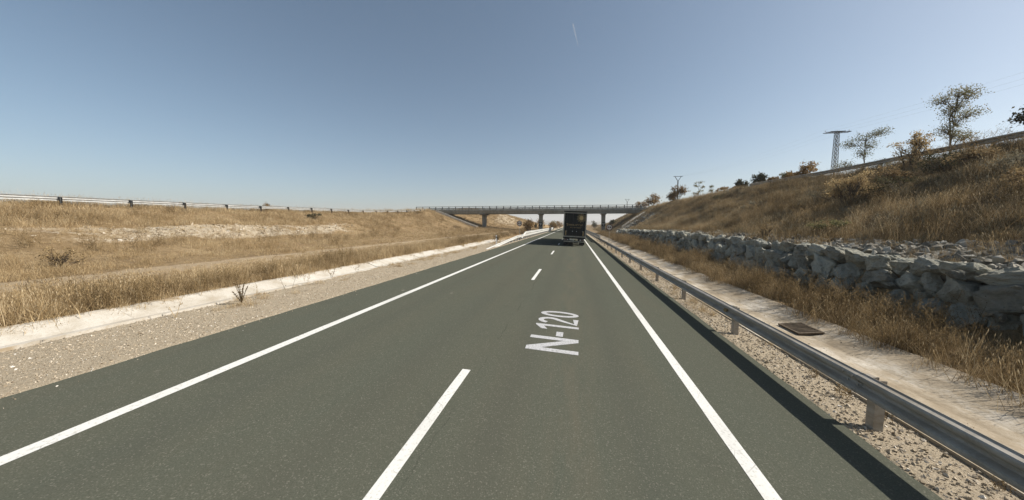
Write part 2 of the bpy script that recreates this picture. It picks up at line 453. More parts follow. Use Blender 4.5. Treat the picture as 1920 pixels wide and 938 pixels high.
R_RZ = _iy([(-60, 6.1), (0, 6.2), (20, 6.3), (33, 6.4), (45, 6.9), (60, 7.1), (80, 7.25), (112, 7.15), (128, 6.9), (160, 5.2), (220, 3.4), (300, 2.0), (600, 0.5), (4000, 2)])
R_TX = _iy([(0, 12.4), (70, 12.4), (84, 12.4), (4000, 12.4)])
one = np.ones_like(SECT_Y)
WALL = np.where(SECT_Y <= 75, 1.0, 0.0)
PX = np.stack([-4000 * one, -400 * one, -90 * one, -(L_RX + 3), -L_RX, -L_MX, -L_FX, -np.minimum(19.5, L_FX - 1.5), -12.0 * one, -11.25 * one, -10.4 * one, -9.65 * one,
               -7.08 * one, -6.9 * one, 3.4 * one, 3.6 * one, 4.6 * one, 5.9 * one, 7.0 * one, 9.45 * one, (9.8 + (1 - WALL) * 0.1), (10.12 + (1 - WALL) * 0.6), R_TX, 21.5 * one, 24.5 * one, 90 * one, 400 * one, 4000 * one], 1)
def wall_mid(): return WALL * (W_TOP * 0.55) + (1 - WALL) * W_TOP * 0.25
PZ = np.stack([2 * one, np.minimum(L_RZ, 2.5), np.minimum(L_RZ, 6) , L_RZ, L_RZ, L_MZ, L_FZ, 0.62 + 0 * one, 0.5 * one, 0.38 * one, 0.1 * one, 0.31 * one,
               road_z(-7.08) - 0.035 + 0 * one, road_z(-6.9) - 0.16 + 0 * one, road_z(3.4) - 0.16 + 0 * one, road_z(3.6) - 0.045 + 0 * one, -0.29 * one, -0.46 * one, -0.27 * one, -0.02 * one,
               wall_mid(), WALL * (W_TOP - 0.12) + (1 - WALL) * W_TOP * 0.5, W_TOP + 0.22, R_RZ, R_RZ + 0.05, R_RZ + 0.4, np.minimum(R_RZ, 4.0), 2 * one], 1)

def ground_z(x, y, rough=True):
    x = np.atleast_1d(np.asarray(x, float)); y = np.atleast_1d(np.asarray(y, float))
    yy = np.clip(y, SECT_Y[0], SECT_Y[-1] - 1e-3)
    i = np.clip(np.searchsorted(SECT_Y, yy, 'right') - 1, 0, len(SECT_Y) - 2)
    t = ((yy - SECT_Y[i]) / (SECT_Y[i + 1] - SECT_Y[i]))[:, None]
    X = PX[i] * (1 - t) + PX[i + 1] * t
    Z = PZ[i] * (1 - t) + PZ[i + 1] * t
    xx = np.clip(x, -3999.9, 3999.9)
    k = np.clip((X <= xx[:, None]).sum(1) - 1, 0, X.shape[1] - 2)
    r = np.arange(len(x))
    x0, x1, z0, z1 = X[r, k], X[r, k + 1], Z[r, k], Z[r, k + 1]
    z = z0 + (z1 - z0) * (xx - x0) / np.maximum(x1 - x0, 1e-6)
    if rough:
        a = np.interp(x, [-400, -60, -36, -28, -20, -12.5, -11.3, -9.7, -7.1, -7.0, 3.4, 3.6, 4.6, 6.9, 9.4, 10.4, 12, 14, 20, 26, 400],
                      [1.5, 0.5, 0.45, 0.5, 0.12, 0.12, 0.0, 0.05, 0.03, 0.0, 0.0, 0.03, 0.0, 0.0, 0.08, 0.2, 0.35, 1.15, 0.7, 0.2, 1.5])
        z = z + a * (fbm(x * 0.55, y * 0.45, 5, 3) + 0.35 * fbm(x * 2.3, y * 2.3, 2, 9))
    return z
def gz(x, y): return float(ground_z([x], [y])[0])

xs = np.concatenate([[-4000, -2500, -1500, -900, -600, -400, -280, -200, -150, -120, -95, -80, -70, -62, -56, -52], np.arange(-49, -12.6, 0.4), np.arange(-12.6, -7.2, 0.2),
                     [-7.08, -6.9, -4, -1, 1.5, 3.4, 3.6], np.arange(3.8, 12, 0.2), np.arange(12, 26, 0.35), [27, 29, 32, 36, 41, 47, 55, 66, 80, 100, 130, 170, 230, 320, 450, 700, 1100, 1700, 2600, 4000]])
ys = np.concatenate([np.arange(-60, -6, 4.0), np.arange(-6, 45, 0.4), np.arange(45, 132, 0.9), np.arange(132, 230, 3.0), np.arange(230, 420, 8.0), [440, 480, 540, 620, 720, 850, 1000, 1300, 1700, 2300, 3000, 4000]])
GX, GY = np.meshgrid(xs, ys)
GZ = ground_z(GX.ravel(), GY.ravel()).reshape(GX.shape)
nx, ny = len(xs), len(ys)
idx = np.arange(nx * ny).reshape(ny, nx)
F = np.stack([idx[:-1, :-1], idx[:-1, 1:], idx[1:, 1:], idx[1:, :-1]], -1).reshape(-1, 4)
gme = np_mesh('ground', np.stack([GX.ravel(), GY.ravel(), GZ.ravel()], 1), F, M['ground'], smooth=True)
x, y = GX.ravel(), GY.ravel()
def band(v, a, b, s): return np.clip((v - a) / s + 0.5, 0, 1) * np.clip((b - v) / s + 0.5, 0, 1)
def path_mask(x, y): return band(x, -18.4, -15.8, 0.8) * (y < 92) * 0.8
def chalk_mask(x, y):
    c = -30.5 + 0.0 * y
    return band(x, -31.9, -27.6, 0.9) * np.clip((46 - y) / 12, 0, 1) * np.clip((y - 9) / 9, 0.25, 1) * np.clip(0.72 + 1.5 * fbm(x * 0.5, y * 0.22, 3, 77), 0.1, 0.95)
def scree_mask(x, y):
    m1 = band(x, 9.9, np.interp(y, [0, 15, 35, 60], [13.0, 12.4, 11.4, 10.8]), 0.5) * (y < 74)
    m2 = band(x, 10.5, 18, 2) * band(y, 72, 92, 5)
    return np.maximum(m1, m2 * 0.8)
zone = np.zeros((len(x), 4), np.float32)
zone[:, 0] = np.maximum(band(x, -9.9, -6, 0.5), band(x, 3.3, 4.8, 0.2))
zone[:, 1] = path_mask(x, y)
zone[:, 2] = np.maximum(chalk_mask(x, y), band(x, -30, -21, 3) * band(y, 116, 150, 8) * 0.5)
zone[:, 3] = scree_mask(x, y)
za = gme.attributes.new('zone', 'FLOAT_COLOR', 'POINT'); za.data.foreach_set('color', zone.ravel())
ground = link(bpy.data.objects.new('ground', gme))
tag(ground, 'dry brown ground and grassy banks on both sides of the road', 'ground', kind='structure')

# ------------------------------------------------------------------ road with its markings
def strip(name, xa, xb, y0, y1, dz, mat, parent=None, step=2.0, jit=0.0, skirt=0.0):
    Y = np.unique(np.concatenate([np.arange(y0, min(y1, 60), step if jit == 0 else 0.25), np.arange(min(y1, 60), y1, 6.0), [y1]]))
    ja = jit * (fbm(Y * 1.7, Y * 0 + 3.1, 4, 21)) * 2; jb = jit * (fbm(Y * 1.7, Y * 0 + 8.7, 4, 33)) * 2
    X0, X1 = xa + ja, xb + jb
    V = [np.stack([X0, Y, road_z(X0) + dz], 1), np.stack([X1, Y, road_z(X1) + dz], 1)]
    n = len(Y); i = np.arange(n - 1)
    Fc = [np.stack([i, i + n, i + n + 1, i + 1], 1)]
    if skirt:
        V += [np.stack([X0 - 0.03, Y, road_z(X0) + dz - skirt], 1), np.stack([X1 + 0.03, Y, road_z(X1) + dz - skirt], 1)]
        Fc += [np.stack([i + 2 * n, i, i + 1, i + 2 * n + 1], 1), np.stack([i + n, i + 3 * n, i + 3 * n + 1, i + n + 1], 1)]
    return link(bpy.data.objects.new(name, np_mesh(name, np.concatenate(V), np.concatenate(Fc), mat)), parent)
road = strip('road', -7.05, 3.56, -60, 900, 0.0, M['asphalt'], jit=0.05, skirt=0.12)
tag(road, 'two lane grey asphalt road running straight ahead under the bridge', 'road', kind='structure')
strip('edge_line', -5.44, -5.26, -40, 700, 0.004, M['paint'], road, jit=0.006)
strip('edge_line', 1.80, 1.97, -40, 700, 0.004, M['paint'], road, jit=0.006)
for k in range(-2, 22):
    s = 1.55 + 12.5 * k
    strip('centre_dash', -1.79, -1.65, s, s + 3.5, 0.004, M['paint'], road, step=0.5, jit=0.004)
# painted road number: reads away from the viewer, letter tops to the left
def path_strip(path, w, closed=False):
    P = [Vector(p) for p in path]; n = len(P); vs, fs = [], []
    for i in range(n):
        a = P[(i - 1) % n] if closed or i > 0 else P[i]; b = P[(i + 1) % n] if closed or i < n - 1 else P[i]
        t = (b - a).normalized(); nn = Vector((-t.y, t.x))
        vs += [P[i] + nn * w / 2, P[i] - nn * w / 2]
    for i in range(n if closed else n - 1):
        j = (i + 1) % n; fs.append((2 * i, 2 * i + 1, 2 * j + 1, 2 * j))
    return vs, fs
def oval(cx, cy, rx, ry, a0, a1, n): return [(cx + rx * math.cos(R(a0 + (a1 - a0) * i / n)), cy + ry * math.sin(R(a0 + (a1 - a0) * i / n))) for i in range(n + 1)]
letters = [
    ('letter_n', 0.0, ([(0, 0), (0, 1), (.19, 1), (.67, .30), (.67, 1), (.84, 1), (.84, 0), (.66, 0), (.17, .71), (.17, 0)], [tuple(range(10))])),
    ('hyphen', 0.93, ([(0, .33), (0, .48), (.30, .48), (.30, .33)], [(0, 1, 2, 3)])),
    ('digit_one', 1.36, ([(.22, 0), (.22, .80), (0, .70), (0, .84), (.28, 1), (.36, 1), (.36, 0)], [tuple(range(7))])),
    ('digit_two', 1.83, path_strip(oval(.26, .71, .19, .215, 165, -35, 14) + [(.30, .44), (.06, .075), (.5, .075)], 0.135)),
    ('digit_zero', 2.46, path_strip(oval(.27, .5, .20, .43, 0, 360, 24)[:-1], 0.135, True)),
]
for nm, u0, (vs, fs) in letters:
    mb = MB()
    pts = []
    for p in vs:
        u, v = p[0] + u0, p[1]
        X = 0.13 - v * 1.04 + 0.02 * u; Yp = 6.2 + u + 0.05 * v
        pts.append((X, Yp, road_z(X) + 0.004))
    mb.add(pts, fs)
    o = mb.build(nm, M['letter_paint'], road)
    me = o.data
    bm = bmesh.new(); bm.from_mesh(me)
    for f in bm.faces:
        if f.normal.z < 0: f.normal_flip()
    bm.to_mesh(me); bm.free()

# ------------------------------------------------------------------ drainage gutters of concrete slabs
def gutter(name, label, prof, y0, y1, L, mat='gutter'):
    root = empty(name, (0, y0, 0)); tag(root, label, 'gutter', kind='structure')
    y = y0; i = 0
    while y < y1:
        mb = MB(); n = len(prof)
        seg = 4; vs = []; fs = []
        for k in range(seg + 1):
            yy = y - y0 + (L - 0.018) * k / seg
            for (px, pz) in prof: vs.append((px, yy, pz + 0.012 * math.sin(i * 1.7)))
            for (px, pz) in prof: vs.append((px, yy, pz - 0.09))
        for k in range(seg):
            a, b = k * 2 * n, (k + 1) * 2 * n
            for j in range(n - 1):
                fs.append((a + j, a + j + 1, b + j + 1, b + j))
            fs.append((a, b, b + n, a + n)); fs.append((a + n - 1, a + 2 * n - 1, b + 2 * n - 1, b + n - 1))
        for a in (0, seg * 2 * n):
            for j in range(n - 1): fs.append((a + j, a + j + 1, a + n + j + 1, a + n + j))
        mb.add(vs, fs)
        mb.build('slab', M[mat], root)
        y += L; i += 1
    return root
gutter('drainage_gutter', 'pale concrete gutter beside the left gravel verge', [(-11.25, 0.43), (-11.1, 0.415), (-10.55, 0.2), (-10.2, 0.19), (-9.75, 0.33), (-9.66, 0.355)], -4, 46, 5.0)
gutter('drainage_gutter', 'shallow concrete gutter between right guardrail and rock wall', [(4.55, -0.25), (4.65, -0.255), (5.7, -0.36), (6.0, -0.355), (6.85, -0.21), (7.0, -0.19)], -4, 92, 6.0, 'gutter_sandy')

# ------------------------------------------------------------------ guardrails
W_HALF = [(0.156, 0.0), (0.140, 0.006), (0.126, 0.066), (0.112, 0.080), (0.088, 0.082), (0.066, 0.077), (0.053, 0.060), (0.027, 0.010), (0.010, 0.0)]
W_PROF = W_HALF + [(-z, d) for z, d in reversed(W_HALF)]
def beam_mesh(a, b, side, n=3):
    # a,b: 3-D end points of the beam centre line; side: -1 bulges towards -x, +1 towards +x
    a, b = Vector(a), Vector(b); V, Fc = [], []
    m = len(W_PROF); T = 0.005
    for k in range(n + 1):
        p = a.lerp(b, k / n)
        for z, d in W_PROF: V.append((p.x + side * d, p.y, p.z + z))
        for z, d in W_PROF: V.append((p.x + side * (d - T), p.y, p.z + z))
    for k in range(n):
        A, B = k * 2 * m, (k + 1) * 2 * m
        for j in range(m - 1):
            Fc.append((A + j, A + j + 1, B + j + 1, B + j)); Fc.append((A + m + j, B + m + j, B + m + j + 1, A + m + j + 1))
        Fc.append((A, B, B + m, A + m)); Fc.append((A + m - 1, A + 2 * m - 1, B + 2 * m - 1, B + m - 1))
    return V, Fc
def guardrail(name, label, base, path, side, spacing, mat, gfun, beams, detail_to=0, group=None, post_mat=None):
    # path: function y -> x ; beams: list of (function y -> height of beam centre above ground, y0, y1)
    y0, y1 = beams[0][1], beams[0][2]
    root = empty(name, base); tag(root, label, 'guardrail', group)
    O = Vector(base)
    n = int(round((y1 - y0) / spacing)); sp = (y1 - y0) / n
    for bi, (hf, b0, b1) in enumerate(beams):
        nb = max(1, int(round((b1 - b0) / sp))); s2 = (b1 - b0) / nb
        for k in range(nb):
            ya, yb = b0 + k * s2, b0 + (k + 1) * s2 + (0.12 if k < nb - 1 else 0)
            off = 0.006 * (k % 2) * side
            a = Vector((path(ya) + off, ya, gfun(path(ya), ya) + hf(ya))) - O
            b = Vector((path(yb) + off, yb, gfun(path(yb), yb) + hf(yb))) - O
            mb = MB().add(*beam_mesh(a, b, side))
            o = mb.build('beam', mat, root, smooth=False)
            if b0 + k * s2 < detail_to:
                for dy in (0.04, 0.20):
                    for dz in (0.025, -0.025, 0.092, -0.092):
                        d = 0.012 if abs(dz) < 0.05 else 0.082
                        p = a.lerp(b, 0) + Vector((side * d, dy, dz))
                        MB().tube([p - Vector((side * 0.01, 0, 0)), p + Vector((side * 0.014, 0, 0))], 0.014, 6).build('bolt', M['galv'], o)
    for k in range(n + 1):
        y = y0 + k * sp
        h = beams[0][0](y)
        for hf, b0, b1 in beams[1:]:
            if b0 <= y <= b1: h = max(h, hf(y))
        if h < 0.22: continue
        x = path(y); g = gfun(x, y)
        mb = MB(); xc = x - side * 0.17
        top = g + h + 0.09
        for (cx, dx, cy, dy) in ((xc + side * 0.055, 0.006, y, 0.12), (xc, 0.11, y - 0.057, 0.006), (xc, 0.11, y + 0.057, 0.006)):
            mb.box(Vector((cx, cy, (top + g - 0.15) / 2)) - O, (dx, dy, top - g + 0.15))
        mb.build('post', post_mat or mat, root)
        hs_ = [beams[0][0](y)] + [hf(y) for hf, b0, b1 in beams[1:] if b0 <= y <= b1]
        for hh in hs_:
            mb = MB(); c = Vector((x - side * 0.058, y, g + hh + 0.01)) - O
            mb.prism([(-0.05, -0.10), (0.05, -0.10), (0.05, 0.12), (-0.05, 0.12)], 'y', -0.06, 0.06)
            for i in range(len(mb.v) - 8, len(mb.v)): mb.v[i] = tuple(Vector(mb.v[i]) + c)
            mb.build('spacer', post_mat or mat, root)
    return root
def gflat_r(x, y): return road_z(3.6) - 0.06
def gflat_l(x, y): return road_z(-7.2) - 0.03
def ramp(y, a, b, h): return h * min(1, max(0, (y - a) / (b - a)))
rg = guardrail('guardrail', 'galvanised guardrail along the right edge of the road', (3.9, 5, -0.2), lambda y: 3.84, -1, 3.86, M['galv'], gflat_r,
          [(lambda y: 0.585, -6.58, 117.0), (lambda y: 0.3 + ramp(y, 46, 50, 0.68), 46, 117.0)], 20)
for yr in (8.9, 24.3, 39.8, 55.2):
    MB().tube([(3.82 - 3.9, yr - 5.0, 0.362 + 0.2), (3.765 - 3.9, yr - 5.03, 0.362 + 0.2)], 0.045, 12).build('reflector', M['truck_rust'], rg)
guardrail('guardrail', 'bright guardrail with sloping buried end at the left road edge', (-7.4, 28, 0.3), lambda y: -7.62 + ramp(y, 28, 42, 0.37), 1, 2.0, M['galv_white'], gflat_l,
          [(lambda y: -0.12 + ramp(y, 28, 42, 0.7), 28, 120.0), (lambda y: 0.35 + ramp(y, 46, 50, 0.62), 46, 120.0)], 0)
def gg(x, y): return gz(x, y)
guardrail('guardrail', 'long pale guardrail on the crest of the left bank', (-38, 10, 3.8), lambda y: -38.0 - (0 if y < 70 else (y - 70) ** 2 * 0.0085), -1, 4.0, M['zinc'], lambda x, y: float(ground_z([x], [y], False)[0]) + 0.05,
          [(lambda y: 0.6 - ramp(y, 45, 60, 0.3), -14.0, 98.0)], 0, post_mat=M['rail_steel'])
guardrail('guardrail', 'dark guardrail on the crest of the right bank', (21.6, 20, 6.4), lambda y: 21.6, -1, 4.0, M['galv'], lambda x, y: float(ground_z([x], [y], False)[0]) + 0.02,
          [(lambda y: 0.58, 2.0, 46.0)], 0)

# ------------------------------------------------------------------ bridge
BY = 100.0
br = empty('road_bridge', (-12, BY, 0)); tag(br, 'long flat concrete road bridge with steel railings crossing the road', 'bridge')
def bp(name, mb, mat): 
    mb.v = [(a + 12, b - BY, c) for a, b, c in mb.v]
    return mb.build(name, mat, br)
XL, XR = -51.0, 21.6
bp('deck', MB().prism([(XL, 6.62), (XR, 6.62), (XR, 7.17), (XL, 7.17)], 'y', BY, BY + 10), M['bridge'])
bp('kerb', MB().box(((XL + XR) / 2, BY + 0.3, 7.24), (XR - XL, 0.5, 0.14)), M['bridge'])
bp('kerb', MB().box(((XL + XR) / 2, BY + 9.7, 7.24), (XR - XL, 0.5, 0.14)), M['bridge'])
piers = [-29.0, -10.25, 9.1]
ends = [-45.4] + piers + [20.8]
for a, b in zip(ends[:-1], ends[1:]):
    for gy in (1.0, 3.7, 6.3, 9.0):
        bp('girder', MB().prism([(gy - 0.55, 5.95), (gy + 0.55, 5.95), (gy + 0.55, 6.10), (gy + 0.2, 6.25), (gy + 0.2, 6.617), (gy - 0.2, 6.617), (gy - 0.2, 6.25), (gy - 0.55, 6.10)], 'x', a + 0.03, b - 0.03)
           if False else MB().box(((a + b) / 2, BY + gy, 6.284), (b - a - 0.06, 1.0, 0.668)), M['bridge'])
for px in piers:
    g = gz(px, BY + 5) - 0.5
    bp('pier', MB().add([(px - 0.50, BY + 4.3, g), (px + 0.50, BY + 4.3, g), (px + 0.50, BY + 5.7, g), (px - 0.50, BY + 5.7, g),
                         (px - 0.58, BY + 4.1, 5.45), (px + 0.58, BY + 4.1, 5.45), (px + 0.58, BY + 5.9, 5.45), (px - 0.58, BY + 5.9, 5.45)],
                        [(0, 3, 2, 1), (4, 5, 6, 7), (0, 1, 5, 4), (1, 2, 6, 5), (2, 3, 7, 6), (3, 0, 4, 7)]), M['bridge'])
    bp('pier_cap', MB().prism([(0.4, 5.84), (9.6, 5.84), (9.6, 5.66), (6.2, 5.452), (3.8, 5.452), (0.4, 5.66)], 'x', px - 0.6, px + 0.6), M['bridge'])
    bm_ = br.children[-1].data
    for v in bm_.vertices: v.co.y += BY
    for gy in (1.0, 3.7, 6.3, 9.0): bp('bearing', MB().box((px, BY + gy, 5.895), (0.7, 0.5, 0.106)), M['dark_steel'])
for ax in (-45.9, 21.0):
    bp('abutment', MB().box((ax, BY + 5, 5.3), (0.9, 10.0, 2.6)), M['bridge'])
for yy in (BY + 0.12, BY + 9.88):
    n = 32
    for k in range(n + 1):
        X = XL + 0.3 + (XR - XL - 0.6) * k / n
        bp('railing_post', MB().box((X, yy, 7.73), (0.22, 0.12, 0.9)), M['rail_steel'])
    for z, t in ((8.17, 0.11), (7.86, 0.035), (7.58, 0.035)):
        bp('railing_bar', MB().box(((XL + XR) / 2, yy - 0.075, z), (XR - XL - 0.4, 0.06, t)), M['rail_steel'])
for yy, sd in ((BY + 1.6, 1),):
    n = 17
    for k in range(n + 1):
        X = XL + 1 + (XR - XL - 2) * k / n
        bp('barrier_post', MB().box((X, yy, 7.46), (0.12, 0.12, 0.6)), M['galv'])
    bp('barrier_beam', MB().box(((XL + XR) / 2, yy + 0.1, 7.60), (XR - XL - 1, 0.06, 0.16)), M['galv'])
# striped height boards fixed to two piers
for px, lab in ((-10.25, 'black board with pale arrow marks on the middle bridge pier'), (9.1, 'black board with pale arrow marks on the right bridge pier')):
    z0 = 2.55
    hb = empty('pier_board', (px, BY + 3.95, z0 - 0.65)); tag(hb, lab, 'sign', 'boards on the bridge piers')
    MB().box((0, 0.05, 0.65), (1.16, 0.05, 1.3)).build('panel', M['sign_black'], hb)
    for s in (-1, 1):
        MB().prism([(s * 0.38, 1.08), (s * 0.26, 1.08), (s * 0.004, 0.42), (s * 0.004, 0.2)], 'y', 0.0, 0.02).build('arrow_mark', M['sign_white'], hb)
        MB().prism([(s * 0.15, 1.08), (s * 0.06, 1.08), (s * 0.005, 0.86), (s * 0.005, 0.66)], 'y', 0.0, 0.02).build('arrow_mark', M['sign_white'], hb)
    for s in (-1, 1): MB().box((s * 0.3, 0.17, 0.65), (0.06, 0.22, 0.9)).build('bracket', M['galv'], hb)

# ------------------------------------------------------------------ lorry
tr = empty('lorry', (0.06, 37.5, road_z(0.06)))
tr.rotation_euler = (0, math.atan(KX), 0)
tag(tr, 'black box lorry with faded gold sun print driving away', 'lorry')
MB().bevbox((0, 7.0, 2.55), (2.5, 13.6, 2.74), 0.04).build('trailer_box', M['truck_black'], tr)
fr = MB()
for s in (-1, 1): fr.box((s * 1.215, 0.14, 2.53), (0.12, 0.16, 2.72))
fr.box((0, 0.14, 3.80), (2.3, 0.16, 0.10)); fr.box((0, 0.14, 1.13), (2.3, 0.16, 0.13))
fr.build('rear_frame', M['truck_frame'], tr)
MB().bevbox((0, 0.5, 3.945), (2.56, 1.0, 0.10), 0.02).build('roof_rail', M['truck_black'], tr)
for s in (-1, 1):
    d = MB().bevbox((s * 0.577, 0.165, 2.475), (1.146, 0.05, 2.52), 0.012).build('rear_door', M['truck_black'], tr)
    for xo in (0.22, 0.9):
        MB().tube([(s * xo, 0.12, 1.25), (s * xo, 0.12, 3.7)], 0.014, 6).build('lock_bar', M['dark_steel'], d)
        MB().box((s * xo, 0.105, 1.72), (0.09, 0.03, 0.05)).build('lock_handle', M['reflector'], d)
    for hz in (1.55, 2.2, 2.9, 3.5):
        MB().box((s * 1.1, 0.125, hz), (0.12, 0.03, 0.05)).build('hinge', M['dark_steel'], d)
    MB().bevbox((s * 0.97, 0.10, 1.50), (0.13, 0.06, 0.52), 0.012).build('door_buffer', M['truck_rust'], tr)
# printed sun and lettering, flat on the doors
pr = MB(); yy = 0.136
cx, cz = 0.70, 3.25
pr.add([(cx + 0.24 * math.cos(2 * math.pi * k / 28), yy, cz + 0.24 * math.sin(2 * math.pi * k / 28)) for k in range(28)], [tuple(range(28))])
for k in range(22):
    a = 2 * math.pi * k / 22; L = 0.47 if k % 2 else 0.54
    for r0, r1, w in ((0.27, L, 0.026),):
        pr.add([(cx + r0 * math.cos(a - w * 2.4), yy, cz + r0 * math.sin(a - w * 2.4)), (cx + r1 * math.cos(a - w), yy, cz + r1 * math.sin(a - w)),
                (cx + r1 * math.cos(a + w), yy, cz + r1 * math.sin(a + w)), (cx + r0 * math.cos(a + w * 2.4), yy, cz + r0 * math.sin(a + w * 2.4))], [(0, 1, 2, 3)])
pr.build('sun_print', M['truck_gold'], tr)
rl = random.Random(5)
lt = MB()
def scrawl(x0, x1, z, h):
    # worn, unreadable lettering: upright strokes joined by cross strokes
    X = x0
    while X < x1:
        w = h * rl.uniform(0.45, 0.7); st = h * 0.17
        lt.box((X + st / 2, yy, z), (st, 0.003, h))
        k = rl.random()
        zz = z + (h / 2 - st / 2 if k < 0.35 else -h / 2 + st / 2 if k < 0.6 else 0)
        lt.box((X + st + (w - st) / 2, yy, zz), (w - st - 0.004, 0.003, st))
        if k > 0.5: lt.box((X + w + st * 0.5, yy, z), (st - 0.006, 0.003, h * 0.9))
        X += w + h * 0.32
lt.box((-0.86, yy, 2.56), (0.2, 0.003, 0.05)); lt.box((-0.84, yy, 2.40), (0.06, 0.003, 0.2))
scrawl(-0.70, 0.84, 2.44, 0.20); scrawl(-0.5, 0.7, 2.14, 0.12)
lt.build('door_lettering', M['truck_rust'], tr)
MB().bevbox((0, 0.12, 0.97), (2.5, 0.22, 0.17), 0.02).build('bumper', M['truck_black'], tr)
MB().box((0, 0.1, 1.085), (2.46, 0.14, 0.05)).build('bumper_strip', M['truck_frame'], tr)
MB().bevbox((0, 0.22, 0.55), (2.3, 0.12, 0.13), 0.02).build('underrun_bar', M['truck_frame'], tr)
for s in (-1, 1):
    lm = MB().bevbox((s * 0.86, 0.2, 0.75), (0.5, 0.1, 0.14), 0.01).build('lamp_cluster', M['truck_frame'], tr)
    for i, mm in enumerate(('red_lamp', 'red_lamp', 'reflector')):
        MB().tube([(s * (1.0 - 0.15 * i), 0.15, 0.75), (s * (1.0 - 0.15 * i), 0.13, 0.75)], 0.055, 12).build('lamp', M[mm], lm)
    MB().box((s * 0.92, 1.75, 0.36), (0.62, 0.02, 0.5)).build('mud_flap', M['rubber'], tr)
    MB().box((s * 1.0, 0.3, 0.76), (0.06, 0.3, 0.4)).build('underrun_bracket', M['dark_steel'], tr)
MB().box((-0.25, 0.14, 0.76), (0.52, 0.015, 0.12)).build('number_plate', M['plate'], tr)
for s in (-1, 1): MB().box((s * 0.45, 7.0, 1.0), (0.14, 13.2, 0.26)).build('chassis_beam', M['dark_steel'], tr)
def wheel(x, y, dual=True):
    w = MB(); W = 0.62 if dual else 0.32
    prof = [(-W / 2, 0.42), (-W / 2 + 0.05, 0.5), (W / 2 - 0.05, 0.5), (W / 2, 0.42)]
    w.tube([(x + a, y, 0.5) for a, r in prof], [r for a, r in prof], 24)
    o = w.build('wheel', M['rubber'], tr, smooth=False)
    MB().tube([(x - W / 2 - 0.01, y, 0.5), (x + W / 2 + 0.01, y, 0.5)], 0.27, 16).build('rim', M['galv'], o)
for yw in (2.4, 3.7, 5.0): 
    for s in (-1, 1): wheel(s * 1.0, yw, False)
for s in (-1, 1):
    wheel(s * 0.93, 13.0); wheel(s * 1.05, 16.4, False)
    MB().box((s * 1.18, 8.6, 0.8), (0.03, 4.2, 0.55)).build('side_guard', M['truck_frame'], tr)
cb = MB(); cb.prism([(14.1, 0.9), (16.9, 0.75), (17.0, 1.7), (16.75, 3.2), (16.2, 3.75), (14.2, 3.8)], 'x', -1.22, 1.22)
cab = cb.build('cab', M['truck_black'], tr)
MB().prism([(17.005, 1.75), (17.02, 1.75), (16.79, 3.1), (16.775, 3.1)], 'x', -1.1, 1.1).build('windscreen', M['glass'], cab)
for s in (-1, 1):
    MB().box((s * 1.222, 16.1, 2.4), (0.012, 0.95, 0.75)).build('side_window', M['glass'], cab)
    MB().bevbox((s * 1.42, 16.75, 2.5), (0.2, 0.1, 0.8), 0.03).build('mirror', M['truck_black'], cab)
MB().box((0, 14.6, 0.85), (0.9, 5.0, 0.3)).build('tractor_frame', M['dark_steel'], tr)

# ------------------------------------------------------------------ signs and marker posts
def round_sign(loc, zc, dia, label):
    g = gz(loc[0], loc[1]); root = empty('round_sign', (loc[0], loc[1], g)); tag(root, label, 'road sign', 'round no-overtaking signs')
    h = zc - g; r = dia / 2
    MB().tube([(0, 0.06, -0.3), (0, 0.06, h + 0.3)], 0.04, 8).build('pole', M['galv'], root)
    MB().tube([(0, 0.0, h), (0, 0.02, h)], r, 32).build('plate', M['sign_white'], root)
    n = 32; V = []; Fc = []
    for k in range(n):
        a = 2 * math.pi * k / n
        for rr in (r, r * 0.80):
            V.append((rr * math.cos(a), -0.006, h + rr * math.sin(a)))
    for k in range(n):
        j = (k + 1) % n; Fc.append((2 * k, 2 * k + 1, 2 * j + 1, 2 * j))
    MB().add(V, Fc).build('ring', M['sign_ring'], root)
    for s, mt in ((-1, 'sign_ring'), (1, 'sign_black')):
        c = MB(); cx = s * r * 0.33; w = r * 0.46
        c.prism([(cx - w / 2, h - 0.10), (cx + w / 2, h - 0.10), (cx + w / 2, h + 0.02), (cx + w * 0.36, h + 0.13), (cx - w * 0.36, h + 0.13), (cx - w / 2, h + 0.02)], 'y', -0.008, -0.002)
        c.build('car_symbol', M[mt], root)
round_sign((-9.52, 58), 2.69, 0.98, 'round sign on a pole behind the left guardrail')
round_sign((5.75, 55), 2.03, 0.98, 'round sign beyond the right guardrail before the pier')
def delineator(x, y, label):
    g = gz(x, y); root = empty('delineator_post', (x, y, g)); tag(root, label, 'marker post')
    MB().prism([(-0.06, -0.04), (0.06, -0.04), (0.06, 0.03), (0, 0.06), (-0.06, 0.03)], 'z', -0.2, 1.02).build('post', M['white_plastic'], root)
    MB().box((0, 0, 0.78), (0.126, 0.11, 0.2)).build('black_band', M['sign_black'], root)
    MB().box((0, -0.058, 0.78), (0.05, 0.01, 0.14)).build('reflector', M['reflector'], root)
delineator(-8.43, 35.4, 'white marker post with black band before the left guardrail end')
mp = empty('barrier_marker', (-7.75, 112, 0.3)); tag(mp, 'small dark panel standing at the far left guardrail', 'marker')
MB().box((0, 0, 0.75), (0.6, 0.05, 1.1)).build('panel', M['truck_rust'], mp)
MB().tube([(0, 0.06, -0.2), (0, 0.06, 1.2)], 0.03, 6).build('pole', M['dark_steel'], mp)

